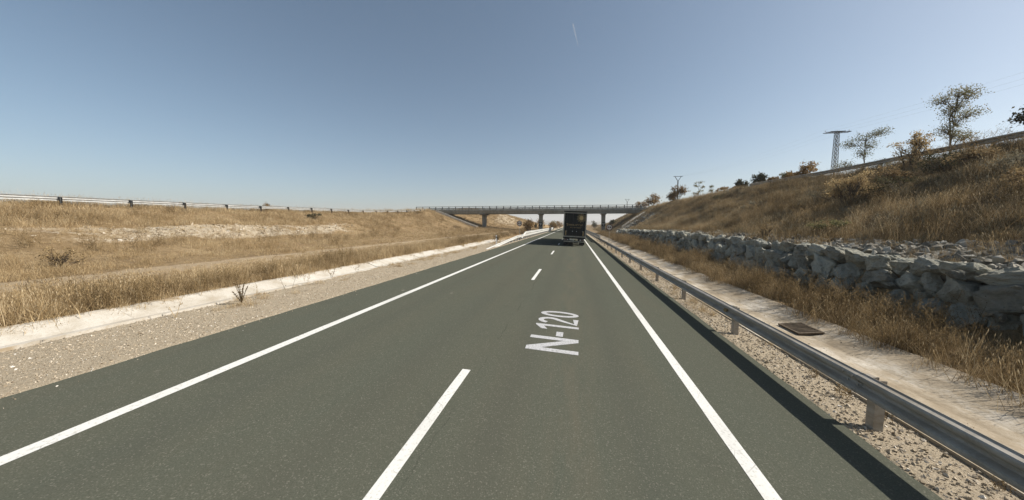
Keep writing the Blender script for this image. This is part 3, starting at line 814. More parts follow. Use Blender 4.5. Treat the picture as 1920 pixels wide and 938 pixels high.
# ------------------------------------------------------------------ drain grate in the right gutter
dg = empty('drain_grate', (6.05, 9.88, -0.306)); tag(dg, 'rusty iron drain grate set in the right concrete gutter', 'drain')
dg.rotation_euler = (0, R(-6.5), 0); dg.scale = (0.86, 0.86, 1)
MB().box((0, 0, -0.012), (0.62, 0.98, 0.03)).build('pit_shade_panel', M['hollow_shade'], dg)  # solid slab, painted near black as the shade below the bars
mb = MB()
for s in (-1, 1):
    mb.box((s * 0.31, 0, 0.012), (0.045, 1.02, 0.045)); mb.box((0, s * 0.49, 0.012), (0.57, 0.045, 0.04))
mb.build('frame', M['cast_iron'], dg)
for k in range(8): MB().box((0, -0.41 + 0.82 * k / 7, 0.012), (0.57, 0.045, 0.03)).build('bar', M['cast_iron'], dg)

# ------------------------------------------------------------------ rocks
def rock_mesh(seed, name, mat, n=26, box=True, rugged=False):
    r = random.Random(seed); bm = bmesh.new()
    e = r.uniform(2.6, 6.0)
    for i in range(n):
        v = Vector((r.gauss(0, 1), r.gauss(0, 1), r.gauss(0, 1))).normalized()
        k = (abs(v.x) ** e + abs(v.y) ** e + abs(v.z) ** e) ** (-1 / e) if box else 1
        bm.verts.new(v * k * 0.5 * r.uniform(0.82, 1.08))
    res = bmesh.ops.convex_hull(bm, input=bm.verts)
    junk = [g for g in res['geom_interior'] if isinstance(g, bmesh.types.BMVert)]
    bmesh.ops.delete(bm, geom=junk, context='VERTS')
    if rugged:
        off = Vector((seed * 3.1, seed * 1.7, seed * 0.9))
        for lev in range(3):
            bmesh.ops.triangulate(bm, faces=bm.faces)
            lim = (0.26, 0.15, 0.09)[lev]
            ed = [q for q in bm.edges if q.calc_length() > lim]
            if ed: bmesh.ops.subdivide_edges(bm, edges=ed, cuts=1)
        bmesh.ops.triangulate(bm, faces=bm.faces)
        bm.normal_update()
        nrm = [v.normal.copy() for v in bm.verts]
        for v, nv in zip(bm.verts, nrm):
            q = v.co
            d = 0.085 * mnoise.noise(q * 2.6 + off) + 0.05 * mnoise.noise(q * 6.5 + off) + 0.028 * mnoise.noise(q * 15 + off)
            ridge = -0.035 * max(0.0, 1 - 9 * abs(mnoise.noise(Vector((q.x, q.y, q.z * 1.8)) * 2.1 - off)))
            v.co = q + nv * (d + ridge)
    bmesh.ops.triangulate(bm, faces=[f for f in bm.faces if len(f.verts) > 4])
    me = bpy.data.meshes.new(name); bm.to_mesh(me); bm.free()
    me.materials.append(mat)
    return me
ROCKS = [rock_mesh(100 + i, 'stone', M['rock'], 17, True, True) for i in range(18)]
wall = empty('rock_wall', (9.7, 30, 0)); tag(wall, 'low retaining wall of piled grey boulders below the right bank', 'retaining wall')
def wall_top(y): return float(np.interp(y, SECT_Y, W_TOP))
rr = random.Random(11)
count = 0
def put_stone(x, y, z, sx, sy, sz, tilt=0.16):
    global count
    o = bpy.data.objects.new('stone', rr.choice(ROCKS))
    o.location = (x - 9.7, y - 30, z); o.scale = (sx, sy, sz)
    o.rotation_euler = (rr.uniform(-tilt, tilt), rr.uniform(-tilt, tilt) + 0.06, rr.uniform(-0.3, 0.3) + rr.choice((0, math.pi)))
    link(o, wall); count += 1
for row, (zf, szf) in enumerate(((0.15, 0.48), (0.51, 0.46), (0.86, 0.34))):
    y = 1.0 + row * 0.37
    while y < 73.5:
        far = min(1.0, max(0.0, (y - 25) / 40))
        w = rr.choice((rr.uniform(0.45, 0.8), rr.uniform(0.8, 1.3), rr.uniform(1.0, 1.7 if y > 11 else 1.15))) * (1 + 0.15 * far)
        top = wall_top(y + w / 2)
        skip = (row == 2 and rr.random() < 0.1) or (61.5 < y < 64)
        if not skip:
            sz = top * szf * rr.uniform(1.0, 1.35)
            put_stone(9.52 + row * 0.16 + rr.uniform(-0.1, 0.1), y + w / 2, top * zf + rr.uniform(-0.07, 0.06), rr.uniform(0.65, 0.95), w * rr.uniform(1.05, 1.15), sz, 0.2)
            if row < 2: bpy_last = wall.children[-1]; bpy_last.rotation_euler.x += rr.uniform(-0.25, 0.25)
        y += w * 0.97
y = 1.5
while count < 292 and y < 60:                       # small wedging stones
    put_stone(9.38 + rr.uniform(-0.05, 0.3), y, rr.uniform(0.3, 1.35), rr.uniform(0.25, 0.4), rr.uniform(0.25, 0.5), rr.uniform(0.2, 0.36), 0.9)
    y += rr.uniform(0.5, 1.1)

# ------------------------------------------------------------------ scatter of uncountable stuff through geometry nodes
def proto_collection(name, meshes):
    c = bpy.data.collections.new(name)
    for i, me in enumerate(meshes):
        c.objects.link(bpy.data.objects.new(me.name, me))
    return c
def scatter(name, label, cat, coll, nproto, P, S, rot, mat=None):
    P = np.asarray(P, np.float32); n = len(P)
    me = bpy.data.meshes.new(name); me.vertices.add(n); me.vertices.foreach_set('co', P.ravel())
    a = me.attributes.new('scl', 'FLOAT_VECTOR', 'POINT'); a.data.foreach_set('vector', np.asarray(S, np.float32).ravel())
    a = me.attributes.new('rot', 'FLOAT_VECTOR', 'POINT'); a.data.foreach_set('vector', np.asarray(rot, np.float32).ravel())
    a = me.attributes.new('idx', 'INT', 'POINT'); a.data.foreach_set('value', rng.integers(0, nproto, n).astype(np.int32))
    if mat: me.materials.append(mat)
    o = link(bpy.data.objects.new(name, me)); tag(o, label, cat, kind='stuff')
    ng = bpy.data.node_groups.new(name + '_scatter', 'GeometryNodeTree')
    ng.interface.new_socket('Geometry', in_out='INPUT', socket_type='NodeSocketGeometry')
    ng.interface.new_socket('Geometry', in_out='OUTPUT', socket_type='NodeSocketGeometry')
    N, L = ng.nodes, ng.links
    gi, go = N.new('NodeGroupInput'), N.new('NodeGroupOutput')
    ci = N.new('GeometryNodeCollectionInfo'); ci.inputs['Collection'].default_value = coll
    ci.inputs['Separate Children'].default_value = True; ci.inputs['Reset Children'].default_value = True
    ip = N.new('GeometryNodeInstanceOnPoints'); ip.inputs['Pick Instance'].default_value = True
    def na(nm, tp):
        q = N.new('GeometryNodeInputNamedAttribute'); q.data_type = tp; q.inputs['Name'].default_value = nm; return q.outputs['Attribute']
    L.new(gi.outputs[0], ip.inputs['Points']); L.new(ci.outputs[0], ip.inputs['Instance'])
    L.new(na('idx', 'INT'), ip.inputs['Instance Index']); L.new(na('rot', 'FLOAT_VECTOR'), ip.inputs['Rotation']); L.new(na('scl', 'FLOAT_VECTOR'), ip.inputs['Scale'])
    L.new(ip.outputs[0], go.inputs[0])
    md = o.modifiers.new('scatter', 'NODES'); md.node_group = ng
    return o
def pts_in(x0, x1, y0, y1, dens, keep=None, near=None):
    # near: (y, density factor) table
    n = int((x1 - x0) * (y1 - y0) * dens)
    X = rng.uniform(x0, x1, n); Y = rng.uniform(y0, y1, n)
    k = np.ones(n)
    if near: k = np.interp(Y, [p[0] for p in near], [p[1] for p in near])
    if keep is not None: k = k * keep(X, Y)
    m = rng.random(n) < k
    X, Y = X[m], Y[m]
    return X, Y
def finish(X, Y, s0, s1, tilt=0.15, dz=0.0, aniso=None, patch=None, skew=None):
    n = len(X); Z = ground_z(X, Y) + dz
    s = rng.uniform(s0, s1, n) if not skew else s0 + (s1 - s0) * rng.random(n) ** skew
    if patch is not None: s = s * patch(X, Y)
    S = np.stack([s, s, s], 1)
    if aniso: S = S * rng.uniform(aniso[0], aniso[1], (n, 3))
    rot = np.stack([rng.normal(0, tilt, n), rng.normal(0, tilt, n), rng.uniform(0, 6.283, n)], 1)
    return np.stack([X, Y, Z], 1), S, rot

def blades(n, h, spread, lean, width, seed, mat, name, heads=0.0):
    r = np.random.default_rng(seed); V, Fc, T = [], [], []
    for i in range(n):
        bx, by = r.normal(0, spread, 2); L = h * r.uniform(0.45, 1.1); az = r.uniform(0, 6.283); ln = abs(r.normal(0, lean)) ; w = width * r.uniform(0.6, 1.3)
        d = np.array([math.cos(az), math.sin(az)]); q = np.array([-d[1], d[0]]); tw = r.uniform(0, 6.283); q = np.array([math.cos(tw), math.sin(tw)])
        t = r.random(); b0 = len(V)
        for k, (fz, wv) in enumerate(((0, 1), (0.4, 0.85), (0.75, 0.55))):
            off = d * ln * L * fz ** 1.7
            zz = L * fz * math.sqrt(max(0.1, 1 - (ln * fz) ** 2 * 0.6))
            for s in (-1, 1): V.append((bx + off[0] + s * q[0] * w * wv / 2, by + off[1] + s * q[1] * w * wv / 2, zz - 0.03)); T.append(t)
        off = d * ln * L; V.append((bx + off[0], by + off[1], L * math.sqrt(max(0.1, 1 - ln ** 2 * 0.6)))); T.append(t)
        Fc += [(b0, b0 + 1, b0 + 3), (b0, b0 + 3, b0 + 2), (b0 + 2, b0 + 3, b0 + 5), (b0 + 2, b0 + 5, b0 + 4), (b0 + 4, b0 + 5, b0 + 6)]
        if r.random() < heads:
            tip = np.array(V[-1]); a = len(V); hw = width * r.uniform(0.6, 1.1); hl = L * 0.07
            for dx, dz in ((0, -hl), (hw, 0), (0, hl), (-hw, 0)): V.append((tip[0] + q[0] * dx, tip[1] + q[1] * dx, tip[2] + dz)); T.append(min(1, t + 0.15))
            Fc += [(a, a + 1, a + 2), (a, a + 2, a + 3)]
    return np_mesh(name, V, Fc, mat, T)
def weed(h, stems, twigs, seed, mat, name, spread=0.12, w=0.012, leaf=0.02, nleaf=4):
    r = np.random.default_rng(seed); V, Fc, T = [], [], []
    def ribbon(p, q, w0, w1, t):
        a = r.uniform(0, 3.14); u = np.array([math.cos(a), math.sin(a), 0]); b0 = len(V)
        V.extend([p - u * w0 / 2, p + u * w0 / 2, q + u * w1 / 2, q - u * w1 / 2]); T.extend([t] * 4); Fc.extend([(b0, b0 + 1, b0 + 2), (b0, b0 + 2, b0 + 3)])
    def leafq(p, t):
        u = r.normal(0, 1, 3); u /= np.linalg.norm(u); v = np.cross(u, r.normal(0, 1, 3)); v /= max(1e-6, np.linalg.norm(v)); s = leaf * r.uniform(0.5, 1.5); b0 = len(V)
        V.extend([p - u * s, p + v * s * 0.6, p + u * s, p - v * s * 0.6]); T.extend([t] * 4); Fc.extend([(b0, b0 + 1, b0 + 2), (b0, b0 + 2, b0 + 3)])
    for i in range(stems):
        base = np.array([*r.normal(0, spread, 2), -0.03]); L = h * r.uniform(0.5, 1.1); az = r.uniform(0, 6.283); ln = r.uniform(0.05, 0.55)
        tip = base + np.array([math.cos(az) * ln * L, math.sin(az) * ln * L, L]); mid = base * 0.5 + tip * 0.5 + np.array([*r.normal(0, 0.03, 2), 0.05 * L]); t = r.random() * 0.8
        ribbon(base, mid, w, w * 0.8, t); ribbon(mid, tip, w * 0.8, w * 0.4, t)
        for k in range(twigs):
            f = r.uniform(0.25, 1.0); p = base + (mid - base) * f * 2 if f < 0.5 else mid + (tip - mid) * (f - 0.5) * 2
            d = np.array([*r.normal(0, 0.6, 2), r.uniform(0.3, 1.1)]); d /= np.linalg.norm(d); q = p + d * L * r.uniform(0.12, 0.32)
            ribbon(p, q, w * 0.6, w * 0.3, t)
            for j in range(nleaf): leafq(p + (q - p) * r.uniform(0.3, 1.1) + r.normal(0, leaf * 0.6, 3), min(1, t + r.uniform(-0.15, 0.3)))
    return np_mesh(name, np.array(V), Fc, mat, T)

G_SHORT = proto_collection('straw_tufts', [blades(70, 0.30, 0.14, 0.75, 0.0075, 40 + i, M['straw'], 'straw_tuft', 0.15) for i in range(6)])
G_TALL = proto_collection('tall_straw_tufts', [blades(60, 0.58, 0.13, 0.45, 0.0065, 60 + i, M['straw'], 'tall_tuft', 0.5) for i in range(5)])
G_BROWN = proto_collection('brown_tufts', [blades(70, 0.42, 0.16, 0.65, 0.009, 80 + i, M['grey_straw' if i > 3 else 'brown'], 'brown_tuft', 0.3) for i in range(5)])
G_TALLB = proto_collection('tall_brown_tufts', [blades(55, 0.6, 0.14, 0.55, 0.007, 70 + i, M['brown'], 'tall_brown_tuft', 0.5) for i in range(5)])
W_BROWN = proto_collection('brown_weed_plants', [weed(0.75, 12, 9, 120 + i, M['brown'], 'brown_weed', 0.14, 0.008, 0.0095, 6) for i in range(6)])
PEB = proto_collection('pebbles', [rock_mesh(300 + i, 'pebble', M['pebble'], 9, False) for i in range(6)])
SCR = proto_collection('scree_stones', [rock_mesh(330 + i, 'scree_stone', M['scree'], 11, True) for i in range(6)])

def cat(*ls): return [np.concatenate(a) for a in zip(*ls)]
def clump(x, y, f=0.5, lo=-0.05, hi=0.12, seed=5): return np.clip((fbm(x * f, y * f, 3, seed) - lo) / (hi - lo), 0, 1)

# --- left verge and bank
notpath = lambda x, y: (1 - 0.93 * (path_mask(x, y) > 0.3)) * (1 - 0.75 * (chalk_mask(x, y) > 0.3))
A = finish(*pts_in(-17.2, -11.3, -4, 95, 16, None, [(-4, 1), (30, 1), (60, 0.5), (95, 0.35)]), 0.7, 1.35, patch=lambda x, y: (0.75 + 0.5 * clump(x, y, 0.6)) * np.interp(x, [-17, -15.5, -13, -11], [0.3, 0.35, 0.9, 1.1]))
B = finish(*pts_in(-38.5, -16.5, -8, 100, 8, notpath, [(-8, 1), (35, 1), (60, 0.7), (100, 0.5)]), 0.7, 1.5, patch=lambda x, y: (0.6 + 0.7 * clump(x, y, 0.35)) * np.interp(x, [-38, -32, -27, -25, -19, -17], [1.2, 1.0, 0.55, 0.6, 0.6, 0.35]))
C_ = finish(*pts_in(-46, -12, 95, 165, 2.2), 1.0, 2.0)
C2 = finish(*pts_in(-9.75, -8.6, -3, 50, 7, lambda x, y: clump(x, y, 0.9, 0.0, 0.12, 12)), 0.35, 0.8)
C4 = finish(*pts_in(-11.35, -10.85, -4, 60, 16, lambda x, y: clump(x, y, 0.55, -0.06, 0.1, 61) * np.interp(x, [-11.35, -11.1, -10.85], [1, 0.7, 0.15])), 0.6, 1.2, dz=0.0, tilt=0.25)
C3 = finish(*pts_in(-41, -38.3, -10, 95, 5), 1.0, 2.0)
scatter('dry_grass', 'pale dry grass covering the left bank', 'grass', G_SHORT, 6, *cat(A, B, C_, C2, C3, C4))
A = finish(*pts_in(-13.4, -11.4, -4, 92, 14, lambda x, y: 0.25 + 0.75 * clump(x, y, 0.5), [(-4, 1), (40, 1), (92, 0.5)]), 0.55, 1.15)
B = finish(*pts_in(-38, -20, -6, 95, 1.6, lambda x, y: clump(x, y, 0.3, -0.02, 0.1, 8) * notpath(x, y)), 0.6, 1.1)
C_ = finish(*pts_in(-40.5, -38.2, -10, 90, 2.5), 0.9, 1.8)
scatter('tall_dry_grass', 'tall straw coloured grass between left gutter and dirt path', 'grass', G_TALL, 5, *cat(A, B, C_))
A = finish(*pts_in(-12.6, -11.15, -4, 92, 14, lambda x, y: clump(x, y, 0.45, -0.1, 0.08, 15)), 0.45, 1.0, patch=lambda x, y: 0.6 + 0.6 * clump(x, y, 0.5, seed=2))
B = finish(*pts_in(-38, -12, -6, 110, 0.9, lambda x, y: clump(x, y, 0.22, 0.0, 0.1, 19) * notpath(x, y)), 0.7, 1.3)
scatter('brown_weeds', 'brown weeds fringing the left concrete gutter', 'weeds', W_BROWN, 6, *cat(A, B))
# --- right bank
nowall = lambda x, y: 1 - 0.85 * (scree_mask(x, y) > 0.4)
A = finish(*pts_in(10.2, 22.5, -6, 100, 13, nowall, [(-6, 1), (35, 1), (70, 0.6), (100, 0.4)]), 0.6, 1.35, patch=lambda x, y: 0.65 + 0.6 * clump(x, y, 0.4))
B = finish(*pts_in(9.5, 30, 95, 165, 2.2), 1.0, 1.8)
scatter('brown_grass', 'rough brown grass covering the right bank', 'grass', G_BROWN, 5, *cat(A, B))
A = finish(*pts_in(11.5, 15.5, -4, 72, 9, lambda x, y: nowall(x, y) * (0.2 + 0.8 * clump(x, y, 0.5, seed=31)) * np.interp(x, [11, 12.8, 15.5], [1, 1, 0.1])), 0.7, 1.3)
A2 = finish(*pts_in(7.0, 9.5, -3, 96, 9, lambda x, y: 0.2 + 0.8 * clump(x, y, 0.8, -0.06, 0.1, 71), [(-3, 1), (40, 1), (96, 0.5)]), 0.6, 1.2, patch=lambda x, y: np.interp(y, [3, 14, 30], [0.9, 0.95, 1.1]) * np.interp(x, [7, 7.4, 8.2, 9.5], [0.8, 1.15, 0.9, 0.45]))
A3 = finish(*pts_in(3.75, 4.6, -2, 60, 4, lambda x, y: clump(x, y, 0.9, 0.0, 0.15, 44)), 0.25, 0.55)
A4 = finish(*pts_in(20.3, 23, -4, 96, 4), 0.8, 1.4)
A5 = finish(*pts_in(6.7, 7.5, -2, 60, 12, lambda x, y: clump(x, y, 0.8, -0.05, 0.1, 52)), 0.7, 1.3, tilt=0.3)
scatter('tall_dry_grass', 'straw coloured grass along the foot of the right bank', 'grass', G_TALL, 5, *cat(A, A3, A4))
scatter('tall_brown_grass', 'tall brown grass edging the right gutter', 'grass', G_TALLB, 5, *cat(A2, A5))
A = finish(*pts_in(6.98, 9.5, -3, 96, 13, lambda x, y: 0.45 + 0.55 * clump(x, y, 0.5, seed=41), [(-3, 1), (40, 1), (96, 0.6)]), 0.6, 1.25, patch=lambda x, y: (0.65 + 0.55 * clump(x, y, 0.6, seed=17)) * np.interp(y, [3, 14, 30], [0.9, 1.0, 1.15]) * np.interp(x, [7, 7.3, 8.2, 9.5], [0.8, 1.2, 0.9, 0.5]))
B = finish(*pts_in(12.5, 22, -4, 95, 1.8, lambda x, y: clump(x, y, 0.28, -0.02, 0.1, 27)), 0.7, 1.5)
B2 = finish(*pts_in(10.1, 12.4, 0, 70, 0.8), 0.4, 0.9)
scatter('brown_weeds', 'tangled brown weeds between right gutter and rock wall', 'weeds', W_BROWN, 6, *cat(A, B, B2))
# --- gravel and scree
near = [(-3, 1), (12, 1), (25, 0.55), (60, 0.2)]
A = finish(*pts_in(-9.7, -7.0, -3, 60, 560, None, near), 0.010, 0.045, 3, 0.002, (0.6, 1.3), skew=3.2)
A1 = finish(*pts_in(-7.12, -6.6, -3, 45, 40, lambda x, y: np.interp(x, [-7.1, -6.95, -6.6], [1, 0.35, 0.03])), 0.01, 0.03, 3, 0.0)
A1[0][:, 2] = road_z(A1[0][:, 0]) + 0.006
A = cat(A, A1)
scatter('gravel', 'loose pale gravel on the left verge', 'gravel', PEB, 6, *A)
A = finish(*pts_in(3.58, 4.62, -3, 60, 620, None, near), 0.01, 0.06, 3, 0.004, (0.7, 1.3), skew=2.6)
A2 = finish(*pts_in(4.62, 6.9, -1, 40, 5), 0.012, 0.035, 3, 0.0)
A2[0][:, 2] = np.interp(A2[0][:, 0], [4.55, 4.65, 5.7, 6.0, 6.85, 7.0], [-0.25, -0.255, -0.36, -0.355, -0.21, -0.19]) + 0.005
scatter('gravel', 'loose pale gravel under the right guardrail', 'gravel', PEB, 6, *cat(A, A2))
A = finish(*pts_in(9.85, 13.4, 0, 73, 26, lambda x, y: scree_mask(x, y)), 0.08, 0.34, 3, 0.0, (0.6, 1.4))
B = finish(*pts_in(9.5, 19, 68, 95, 7, lambda x, y: scree_mask(x, y)), 0.2, 0.6, 3, 0.0, (0.6, 1.4))
scatter('scree', 'broken grey stones on the ledge above the rock wall', 'stones', SCR, 6, *cat(A, B))
A = finish(*pts_in(-33, -28, -6, 46, 7, lambda x, y: chalk_mask(x, y)), 0.08, 0.3, 3, 0.0, (0.6, 1.4))
scatter('pale_stones', 'pale stones in the bare strip of the left bank', 'stones', PEB, 6, *A)

# ------------------------------------------------------------------ trees and shrubs
def leaf_cloud(centers, sig, n, size, r, flat=1.0):
    c = centers[r.integers(0, len(centers), n)]
    p = c + r.normal(0, 1, (n, 3)) * sig * np.array([1, 1, flat])
    u = r.normal(0, 1, (n, 3)); u /= np.linalg.norm(u, axis=1, keepdims=True)
    v = np.cross(u, r.normal(0, 1, (n, 3))); v /= np.linalg.norm(v, axis=1, keepdims=True)
    s = (size * r.uniform(0.6, 1.4, n))[:, None]
    V = np.stack([p - u * s, p + v * s * 0.55, p + u * s, p - v * s * 0.55], 1).reshape(-1, 3)
    i = np.arange(n)[:, None] * 4
    F = np.concatenate([i + np.array([0, 1, 2, 3])], 1)
    T = np.repeat(np.clip(r.normal(0.5, 0.22, n), 0, 1), 4)
    return V, F, T
def tree(name, label, loc, h, lobes, mat, nleaf, leaf, seed, trunk_r=0.09, catg='tree', group=None, lean=(0, 0), multi=1, sig=0.16, clumps=9):
    # lobes: (dx, dy, z, rx, rz) in metres from the base
    r = np.random.default_rng(seed); x, y = loc
    root = empty(name, (x, y, gz(x, y) - 0.05)); tag(root, label, catg, group)
    mb = MB(); cents = []
    top = Vector((lean[0], lean[1], h * 0.93))
    def tp(t): return Vector((lean[0] * t * t, lean[1] * t * t, h * 0.93 * t))
    if multi == 1:
        pts = [tp(t) + Vector((*r.normal(0, 0.012 * h, 2), 0)) * (1 if 0 < t < 1 else 0) for t in np.linspace(0, 1, 7)]
        pts[0].z = -0.3
        mb.tube(pts, [trunk_r * (1 - 0.85 * t) for t in np.linspace(0, 1, 7)], 7)
    for (dx, dy, z, rx, rz) in lobes:
        lc = Vector((dx, dy, z))
        q = r.normal(0, 1, (clumps, 3)); q /= np.linalg.norm(q, axis=1, keepdims=True)
        q = q * (r.random((clumps, 1)) ** 0.45) * np.array([rx, rx, rz]) + np.array(lc)
        cents.append(q)
        if multi == 1:
            st = tp(min(0.95, max(0.18, (z - 0.35 * rx - 0.12 * h) / (h * 0.93))))
            mid = st.lerp(lc, 0.6) + Vector((0, 0, 0.05 * h)); mb.tube([st, mid, lc], [trunk_r * 0.42, trunk_r * 0.28, trunk_r * 0.14], 5)
            for c in q: mb.tube([st.lerp(lc, 0.65), Vector(c)], [trunk_r * 0.18, trunk_r * 0.05], 4, False)
        else:
            b0 = Vector((*r.normal(0, 0.05 * h, 2), -0.15))
            mb.tube([b0, b0.lerp(lc, 0.5) + Vector((0, 0, 0.05 * h)), lc], [trunk_r * 0.7, trunk_r * 0.5, trunk_r * 0.2], 5)
            for c in q: mb.tube([b0.lerp(lc, r.uniform(0.35, 0.8)), Vector(c)], [trunk_r * 0.3, trunk_r * 0.08], 4, False)
    mb.build('trunk', M['bark'], root, smooth=True)
    C = np.concatenate(cents)
    V, Fq, T = leaf_cloud(C, sig * h * 0.5, nleaf, leaf, r, 0.75)
    link(bpy.data.objects.new('crown', np_mesh('crown', V, Fq, M[mat], T)), root)
    return root
def lob(r, n, w, z0, z1, rx, rz):
    return [(r.uniform(-w, w), r.uniform(-w, w), r.uniform(z0, z1), rx * r.uniform(0.7, 1.2), rz * r.uniform(0.7, 1.2)) for _ in range(n)]
def bush(label, loc, h, w, mat, nleaf, leaf, seed, name='shrub', group=None, sig=0.16, n=6):
    r = random.Random(seed)
    return tree(name, label, loc, h, [(r.uniform(-w, w) * 0.6, r.uniform(-w, w) * 0.6, h * r.uniform(0.3, 0.75), w * 0.4, h * 0.22) for _ in range(n)], mat, nleaf, leaf, seed, 0.035 * h ** 0.5, 'shrub', group, multi=3, sig=sig, clumps=7)

# right bank, near to far
tree('slender_tree', 'tall thin tree with flat layered crown behind the crest rail', (26.5, 29.3), 6.1,
     [(0.2, 0, 5.45, 0.55, 0.28), (-0.65, 0.2, 5.0, 0.4, 0.2), (0.7, -0.2, 5.2, 0.4, 0.25), (0.4, 0.2, 4.6, 0.45, 0.22), (0.75, -0.3, 3.9, 0.4, 0.2), (-0.15, 0, 4.1, 0.4, 0.3), (0.15, 0, 3.4, 0.35, 0.4), (0.65, -0.2, 2.3, 0.28, 0.15), (-0.35, 0, 2.9, 0.3, 0.15), (0.1, 0, 2.6, 0.25, 0.4)],
     'olive', 5600, 0.045, 3, 0.075, lean=(0.2, 0), sig=0.085, clumps=20)
tree('leaning_tree', 'small tree with crown swept to the right beside the lattice pylon', (26.5, 36.4), 4.7,
     [(0, 0, 4.0, 0.75, 0.35), (-0.85, 0.3, 3.55, 0.6, 0.25), (0.85, -0.3, 4.35, 0.5, 0.2), (0.25, 0, 3.3, 0.65, 0.35), (-0.2, 0, 2.6, 0.6, 0.3), (-1.2, 0.5, 1.5, 0.7, 0.3), (1.2, -0.5, 1.6, 0.6, 0.25)],
     'olive', 4200, 0.046, 5, 0.06, sig=0.10, clumps=18)
tree('dark_tree', 'dark bushy tree at the right end of the crest', (21.9, 20.6), 2.35,
     [(0.2, 0, 1.9, 0.5, 0.3), (-0.3, 0, 1.4, 0.5, 0.2), (0.5, 0, 1.3, 0.7, 0.3), (0.3, 0, 2.1, 0.3, 0.2)], 'dark_leaf', 1500, 0.06, 8, 0.06, sig=0.12)
bush('pale leaved shrub on the crest below the tall thin tree', (20.9, 25.3), 2.7, 1.1, 'pale_leaf', 2000, 0.05, 21, sig=0.08, n=9)
bush('large yellowish shrub halfway up the right bank', (15.5, 21.9), 2.3, 1.25, 'pale_leaf', 4200, 0.04, 22, sig=0.10, n=13)
bush('dark scrub below the pale crest shrub', (18.6, 23.6), 1.3, 1.2, 'brown', 1500, 0.05, 23, sig=0.16)
for lab_, loc_, h_, w_, m_, sd_ in [
    ('sprawling dark scrub under the tall thin tree', (19.8, 21.9), 1.2, 1.5, 'dark_leaf', 131), ('grey brown scrub on the slope below the dark end tree', (18.0, 17.2), 1.1, 1.4, 'grey_straw', 132),
    ('dark scrub halfway down the slope at far right', (16.2, 15.2), 1.0, 1.2, 'brown', 133), ('grey scrub behind the large yellowish shrub', (17.0, 25.2), 1.0, 1.4, 'grey_straw', 134),
    ('low dark scrub left of the large yellowish shrub', (15.2, 25.6), 0.8, 1.2, 'brown', 135), ('dark scrub on the upper slope left of the pylon', (19.2, 37.0), 1.1, 1.4, 'brown', 136),
    ('grey scrub midway along the right slope', (16.4, 33.0), 0.8, 1.3, 'grey_straw', 137), ('dark scrub on the upper slope below the very dark tree', (19.5, 49.0), 1.1, 1.5, 'dark_leaf', 138),
    ('brown scrub on the slope towards the bridge', (18.2, 62.0), 1.2, 1.8, 'brown', 139)]:
    bush(lab_, loc_, h_, w_, m_, 1500, 0.042, sd_, sig=0.17, n=8)
bush('dark low scrub right of the yellowish shrub', (16.8, 20.8), 1.0, 1.3, 'dark_leaf', 900, 0.045, 24, sig=0.2)
bush('brown scrub near the top of the bank at far right', (19.3, 19.3), 1.2, 1.3, 'brown', 1300, 0.05, 25, sig=0.18)
bush('dark scrub below the lattice pylon on the slope', (18.2, 27.5), 1.1, 1.3, 'brown', 1200, 0.05, 26, sig=0.18)
bush('low grey scrub at the foot of the right slope', (12.9, 18.8), 0.8, 1.1, 'olive', 900, 0.04, 27, sig=0.2)
bush('brown scrub low on the right slope at the picture edge', (14.2, 12.4), 1.0, 1.1, 'brown', 1100, 0.045, 28, sig=0.2)
bush('tall dry stalks growing on the rock wall ledge', (10.6, 20.7), 1.3, 0.45, 'brown', 700, 0.03, 29, name='dry_stalks', sig=0.12, n=8)
for lab, px, hh, ww, mt, sd, kind in [
    ('rusty brown tree next to the lattice pylon', (24, 39.4), 2.5, 1.0, 'autumn', 41, 't'),
    ('orange brown bush left of the rusty tree on the crest', (24, 41.6), 1.9, 1.1, 'autumn', 42, 'b'),
    ('pale feathery bush behind the brown crest bushes', (25.5, 45.5), 2.2, 1.0, 'olive', 47, 'b'),
    ('broad dark green bush on the right crest', (23.5, 47.0), 2.3, 1.4, 'dark_leaf', 43, 'b'),
    ('brown bush touching the broad dark green bush', (23.2, 44.3), 1.5, 1.1, 'autumn', 44, 'b'),
    ('very dark round tree on the right crest', (23.3, 51.8), 2.2, 0.7, 'dark_leaf', 45, 'b'),
    ('brown bush left of the very dark round tree', (23, 55.5), 1.4, 1.5, 'autumn', 46, 'b'),
    ('green bush half hidden by the crest grass', (24, 53.0), 1.2, 1.2, 'olive', 50, 'b'),
    ('rust and green tree in front of the forked pole', (22.3, 77.5), 4.2, 1.9, 'autumn', 48, 'b'),
    ('round brown tree beside the right end of the bridge', (21.8, 97.0), 4.4, 2.1, 'autumn', 49, 'b'),
    ('brown bushes behind the right end of the bridge railing', (24.5, 128), 4.5, 3.0, 'autumn', 51, 'b')]:
    if kind == 'b': bush(lab, px, hh, ww, mt, 1500, 0.05 + 0.022 * hh, sd, sig=0.14, n=7, name='bush')
    else: tree('rusty_tree', lab, px, hh, lob(random.Random(sd), 6, ww * 0.7, hh * 0.5, hh * 0.9, ww * 0.5, hh * 0.15), mt, 1400, 0.07, sd, 0.07, sig=0.1)
bush('dark green leaves on the left of the rust and green tree', (21.6, 79.5), 3.2, 1.3, 'dark_leaf', 900, 0.1, 52, sig=0.14, name='bush')
tree('thin_tree', 'pale thin tree with sparse tiers of leaves on the crest', (24.5, 71.5), 4.0, [(0, 0, 3.6, 0.8, 0.15), (-0.6, 0, 3.0, 0.6, 0.12), (0.5, 0, 2.7, 0.6, 0.2), (0.2, 0, 1.9, 0.6, 0.3), (-0.5, 0, 1.5, 0.6, 0.12)], 'olive', 700, 0.08, 61, 0.05, sig=0.07)
tree('thin_tree', 'tiny sapling right of the pale thin tree', (24.3, 65.0), 2.6, [(0, 0, 2.2, 0.3, 0.25), (0, 0, 1.5, 0.25, 0.25)], 'olive', 350, 0.07, 62, 0.04, sig=0.1)
